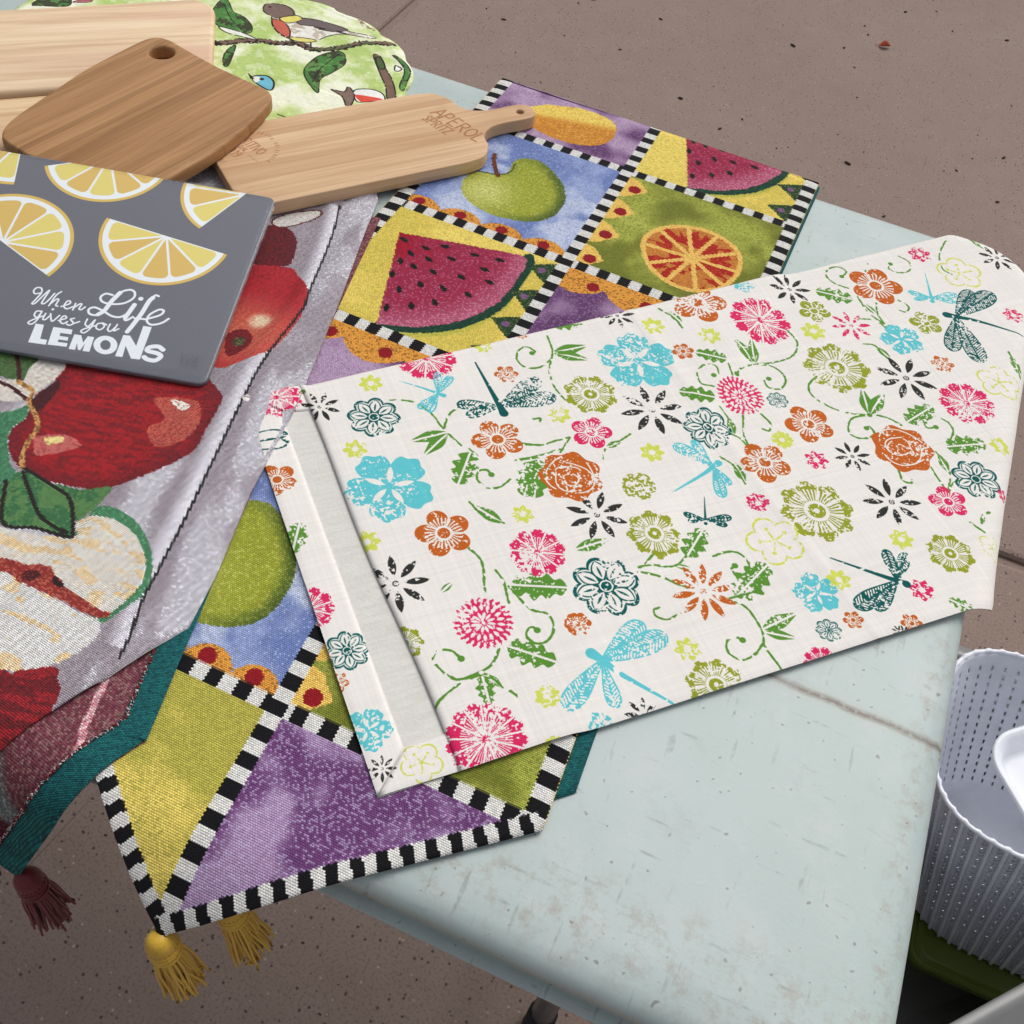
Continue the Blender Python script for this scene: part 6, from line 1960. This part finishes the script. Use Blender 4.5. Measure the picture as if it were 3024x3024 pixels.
# ------------------------------------------------------------------ storage tote
tote = empty('storage_tote', (.34, .445, .001))
tag(tote, 'smoky grey plastic storage tote on the paving beside the table', 'storage bin')
def open_box(bm, x0, y0, x1, y1, z0, z1, r, taper, th, flange):
    rings = []
    def ring(ins, z):
        return [bm.verts.new((x, y, z)) for x, y in rrect(x0 + ins, y0 + ins, x1 - ins, y1 - ins, max(r - ins, .004), 6)]
    seq = [(taper + .01, z0), (taper, z0 + .006), (0, z1 - .012), (-flange, z1 - .010), (-flange, z1), (th * .3, z1), (th, z1 - .006), (taper + th, z0 + .006)]
    rings = [ring(*s) for s in seq]
    for a, c in zip(rings, rings[1:]):
        n = len(a)
        for i in range(n):
            bm.faces.new((a[i], a[(i + 1) % n], c[(i + 1) % n], c[i]))
    bm.faces.new(list(reversed(rings[0])))
    bm.faces.new(rings[-1])
bm = bmesh.new()
open_box(bm, -.24, -.225, .24, .225, 0.0, .285, .03, .03, .004, .018)
bm_obj('tub', bm, M_TOTE, tote, True)

lid_o = empty('tote_lid', (.318, .1636, .2900), math.radians(47.4))  # loose lid of the tote; its extent past one edge is estimated
tag(lid_o, 'stiff smoky grey plastic lid lying askew across the tote', 'plastic sheet')
bm = bmesh.new()
rings = []
for ins, z in ((.004, 0), (0, .002), (0, .010), (.002, .012), (.014, .012), (.018, .006)):
    rings.append([bm.verts.new((x, y, z)) for x, y in rrect(-.21 + ins, -.155 + ins, .21 - ins, .155 - ins, .03, 6)])
for a, c in zip(rings, rings[1:]):
    n = len(a)
    for i in range(n):
        bm.faces.new((a[i], a[(i + 1) % n], c[(i + 1) % n], c[i]))
bm.faces.new(list(reversed(rings[0])))
bm.faces.new(rings[-1])
bm_obj('panel', bm, M_TOTE, lid_o, True)

# ------------------------------------------------------------------ green lidded box inside the tote
gb = empty('green_storage_box', (.352, .520, .006))
tag(gb, 'olive green plastic box with flat lid under the white basket', 'storage box')
bm = bmesh.new()
open_box(bm, -.125, -.105, .125, .105, 0, .092, .02, .012, .003, .002)
bm_obj('tub', bm, M_GREEN, gb, True)
bm = bmesh.new()
rings = []
for ins, z in ((.004, .092), (.0, .093), (.0, .106), (.0015, .1085), (.004, .1085), (.0045, .1075), (.0065, .1075), (.007, .1095), (.012, .1100)):
    rings.append([bm.verts.new((x, y, z)) for x, y in rrect(-.150 + ins, -.143 + ins, .150 - ins, .125 - ins, .018, 6)])
for a, c in zip(rings, rings[1:]):
    n = len(a)
    for i in range(n):
        bm.faces.new((a[i], a[(i + 1) % n], c[(i + 1) % n], c[i]))
bm.faces.new(list(reversed(rings[0])))
bm.faces.new(rings[-1])
lidg = bm_obj('lid', bm, M_GREEN, gb, True)
bm = bmesh.new()
bmesh.ops.create_cube(bm, size=1)
for v in bm.verts:
    v.co = Vector((.035 + v.co.x * .05, -.1445 + v.co.y * .003, .1020 + v.co.z * .006))
bmesh.ops.bevel(bm, geom=bm.edges[:], offset=.0008, segments=2, affect='EDGES')
bm_obj('latch', bm, M_GREEN, lidg, True)

# ------------------------------------------------------------------ white basket moulded like knitting
BZ0, BZ1 = .1175, .338
def basket_pt(ph, t, out=0.0):
    cx = .302 + (.267 - .302) * t
    cy = .508 + (.541 - .508) * t
    ax = .112 + (.146 - .112) * t + out
    by = .096 + (.122 - .096) * t + out
    e = 2 / 3.6
    c, s = math.cos(ph), math.sin(ph)
    return (cx + ax * math.copysign(abs(c) ** e, c), cy + by * math.copysign(abs(s) ** e, s), BZ0 + (BZ1 - BZ0) * t)
NR = 60
# even spacing of the ribs round the outline
dense = np.array([basket_pt(a, 1) for a in np.linspace(0, 2 * math.pi, 2001)])
sl_ = np.concatenate([[0], np.cumsum(np.linalg.norm(np.diff(dense, axis=0), axis=1))])
def ph_at(k):
    return float(np.interp((k % NR) / NR * sl_[-1], sl_, np.linspace(0, 2 * math.pi, 2001)))
basket = empty('knit_basket', (.285, .528, BZ0))
tag(basket, 'white plastic basket with knitted relief standing beside the table end', 'basket')
bw = []
bf = []
ROWS = 38
SUB = (0, .28, .40, .60, .72)
ncol = NR * 5
tl = np.linspace(0, 1, ROWS + 1)
for k in range(NR):
    for s in SUB:
        ph_ = ph_at(k + s)
        for t in tl:
            bw.append(basket_pt(ph_, t, -.0012))
for c in range(ncol):
    c2 = (c + 1) % ncol
    slot = (c % 5) == 2
    for r in range(ROWS):
        if slot and 5 <= r < ROWS - 3 and (r % 2 == 0):
            continue
        bf.append((c * (ROWS + 1) + r, c2 * (ROWS + 1) + r, c2 * (ROWS + 1) + r + 1, c * (ROWS + 1) + r + 1))
i0 = len(bw)
bw.append((.302, .508, BZ0))
for c in range(ncol):
    bf.append((c * (ROWS + 1), i0, ((c + 1) % ncol) * (ROWS + 1)))
wall = mesh_obj('wall', bw, bf, M_WHITE, basket)
so = wall.modifiers.new('thickness', 'SOLIDIFY')
so.thickness = .0020
so.offset = 0
bm = bmesh.new()
for k in range(NR):
    pts, rr = [], []
    for j in range(45):
        t = j / 44
        pts.append(basket_pt(ph_at(k), t, .0014))
        rr.append(.0021 + .0004 * (j % 2))
    tube_bm(bm, pts, rr, 6, True)
ribs = bm_obj('ribs', bm, M_WHITE, basket, True)
ribs['kind'] = 'stuff'
verts, faces = [], []
for k in range(NR):
    for j in range(1, 31):
        t = j / 31
        for s0, s1 in ((.13, .50), (.87, .50)):
            a = Vector(basket_pt(ph_at(k + s0), min(t + .022, 1), .0006))
            b = Vector(basket_pt(ph_at(k + s1), t - .010, .0006))
            o_ = Vector(basket_pt(ph_at(k + s0), t, .0032)) - Vector(basket_pt(ph_at(k + s0), t, .0006))
            w = Vector((0, 0, .0029))
            i = len(verts)
            verts += [a - w, a + w, b + w, b - w, (a + b) / 2 + o_ + w * .3, (a + b) / 2 + o_ - w * .3]
            faces += [(i, i + 5, i + 4, i + 1), (i + 3, i + 2, i + 4, i + 5), (i + 1, i + 4, i + 2), (i, i + 3, i + 5)]
knit = mesh_obj('knit_stitches', verts, faces, M_KNIT, basket)
knit['kind'] = 'stuff'
bm = bmesh.new()
pts, rr = [], []
for j in range(NR * 4 + 1):
    p_ = basket_pt(ph_at(j / 4), 1.0, .0003)
    pts.append((p_[0], p_[1], p_[2] + (.0012 if j % 4 == 0 else 0)))
    rr.append(.0034 if j % 4 == 0 else .0026)
tube_bm(bm, pts, rr, 8, False)
bm_obj('rim', bm, M_WHITE, basket, True)
rebase(basket, (.285, .528, BZ0))

# ------------------------------------------------------------------ white tray lying in the basket
tray = empty('white_tray', (.262, .528, .330))
tag(tray, 'plain white plastic tray with rounded corners lying in the knitted basket', 'tray')
bm = bmesh.new()
rings = []
for ins, z in ((.018, 0), (.013, .001), (.003, .020), (-.003, .0225), (-.003, .0245), (.001, .0245), (.006, .0215), (.015, .0035), (.022, .0025)):
    rings.append([bm.verts.new((x, y, z)) for x, y in rrect(-.078 + ins, -.062 + ins, .078 - ins, .062 - ins, max(.034 - ins, .006), 8)])
for a, c in zip(rings, rings[1:]):
    n = len(a)
    for i in range(n):
        bm.faces.new((a[i], a[(i + 1) % n], c[(i + 1) % n], c[i]))
bm.faces.new(list(reversed(rings[0])))
bm.faces.new(rings[-1])
bm_obj('tray_shell', bm, M_WHITE, tray, True)
tray.rotation_euler = (math.radians(3), math.radians(-4), math.radians(41))

# ------------------------------------------------------------------ on the paving: one fallen leaf, bits of litter
M_LEAF, nt_, b_ = new_mat('dry_leaf')
nt_.links.new(mixc(nt_, noise(nt_, coords(nt_), 90, 4), srgb(206, 96, 52), srgb(150, 52, 30)), b_.inputs['Base Color'])
b_.inputs['Roughness'].default_value = .7
leaf = empty('fallen_leaf', (-.203, 2.76, 0.001), .3)
tag(leaf, 'small curled orange leaf lying on the brown paving', 'leaf')
verts, faces = [], []
nu, nv = 9, 7
for i in range(nu):
    s = i / (nu - 1)
    w = .013 * math.sin(math.pi * (s * .92 + .04)) ** .8
    for j in range(nv):
        q = j / (nv - 1) * 2 - 1
        verts.append((-.014 + .030 * s, q * w * .7, .0015 + .010 * q * q * math.sin(math.pi * s) + .004 * s))
for i in range(nu - 1):
    for j in range(nv - 1):
        a = i * nv + j
        faces.append((a, a + nv, a + nv + 1, a + 1))
bl_ = mesh_obj('blade', verts, faces, M_LEAF, leaf)
sm = bl_.modifiers.new('thickness', 'SOLIDIFY'); sm.thickness = .0005
bm = bmesh.new()
tube_bm(bm, [(-.026, .002, .003), (-.019, 0, .002), (-.013, 0, .002)], [.0006, .0007, .0008], 5)
bm_obj('stalk', bm, M_LEAF, leaf, True)
M_BIT, nt_, b_ = new_mat('dark_litter')
b_.inputs['Base Color'].default_value = srgb(58, 46, 42)
b_.inputs['Roughness'].default_value = .9
bm = bmesh.new()
rg = random.Random(4)
bits = [(.255, 1.30, .010), (-.95, 2.55, .012), (-.42, 2.62, .007), (-.18, 2.15, .007), (-.02, 1.95, .006), (.13, 1.9, .007), (-.6, 2.2, .007)]
bits += [(rg.uniform(-1.3, .3), rg.uniform(1.3, 3.2), rg.uniform(.0025, .006)) for _ in range(90)]
bits += [(rg.uniform(-.75, -.2), rg.uniform(-.15, .16), rg.uniform(.0008, .0022)) for _ in range(50)]
for x, y, s in bits:
    a = rg.uniform(0, 3.1)
    m4 = Matrix.Translation((x, y, s * .3)) @ Matrix.Rotation(a, 4, 'Z') @ Matrix.Diagonal((s * rg.uniform(.8, 1.5), s * .6, s * .35, 1))
    bmesh.ops.create_icosphere(bm, subdivisions=1, radius=1, matrix=m4)
lit = bm_obj('litter', bm, M_BIT, None, True)
lit['kind'] = 'stuff'
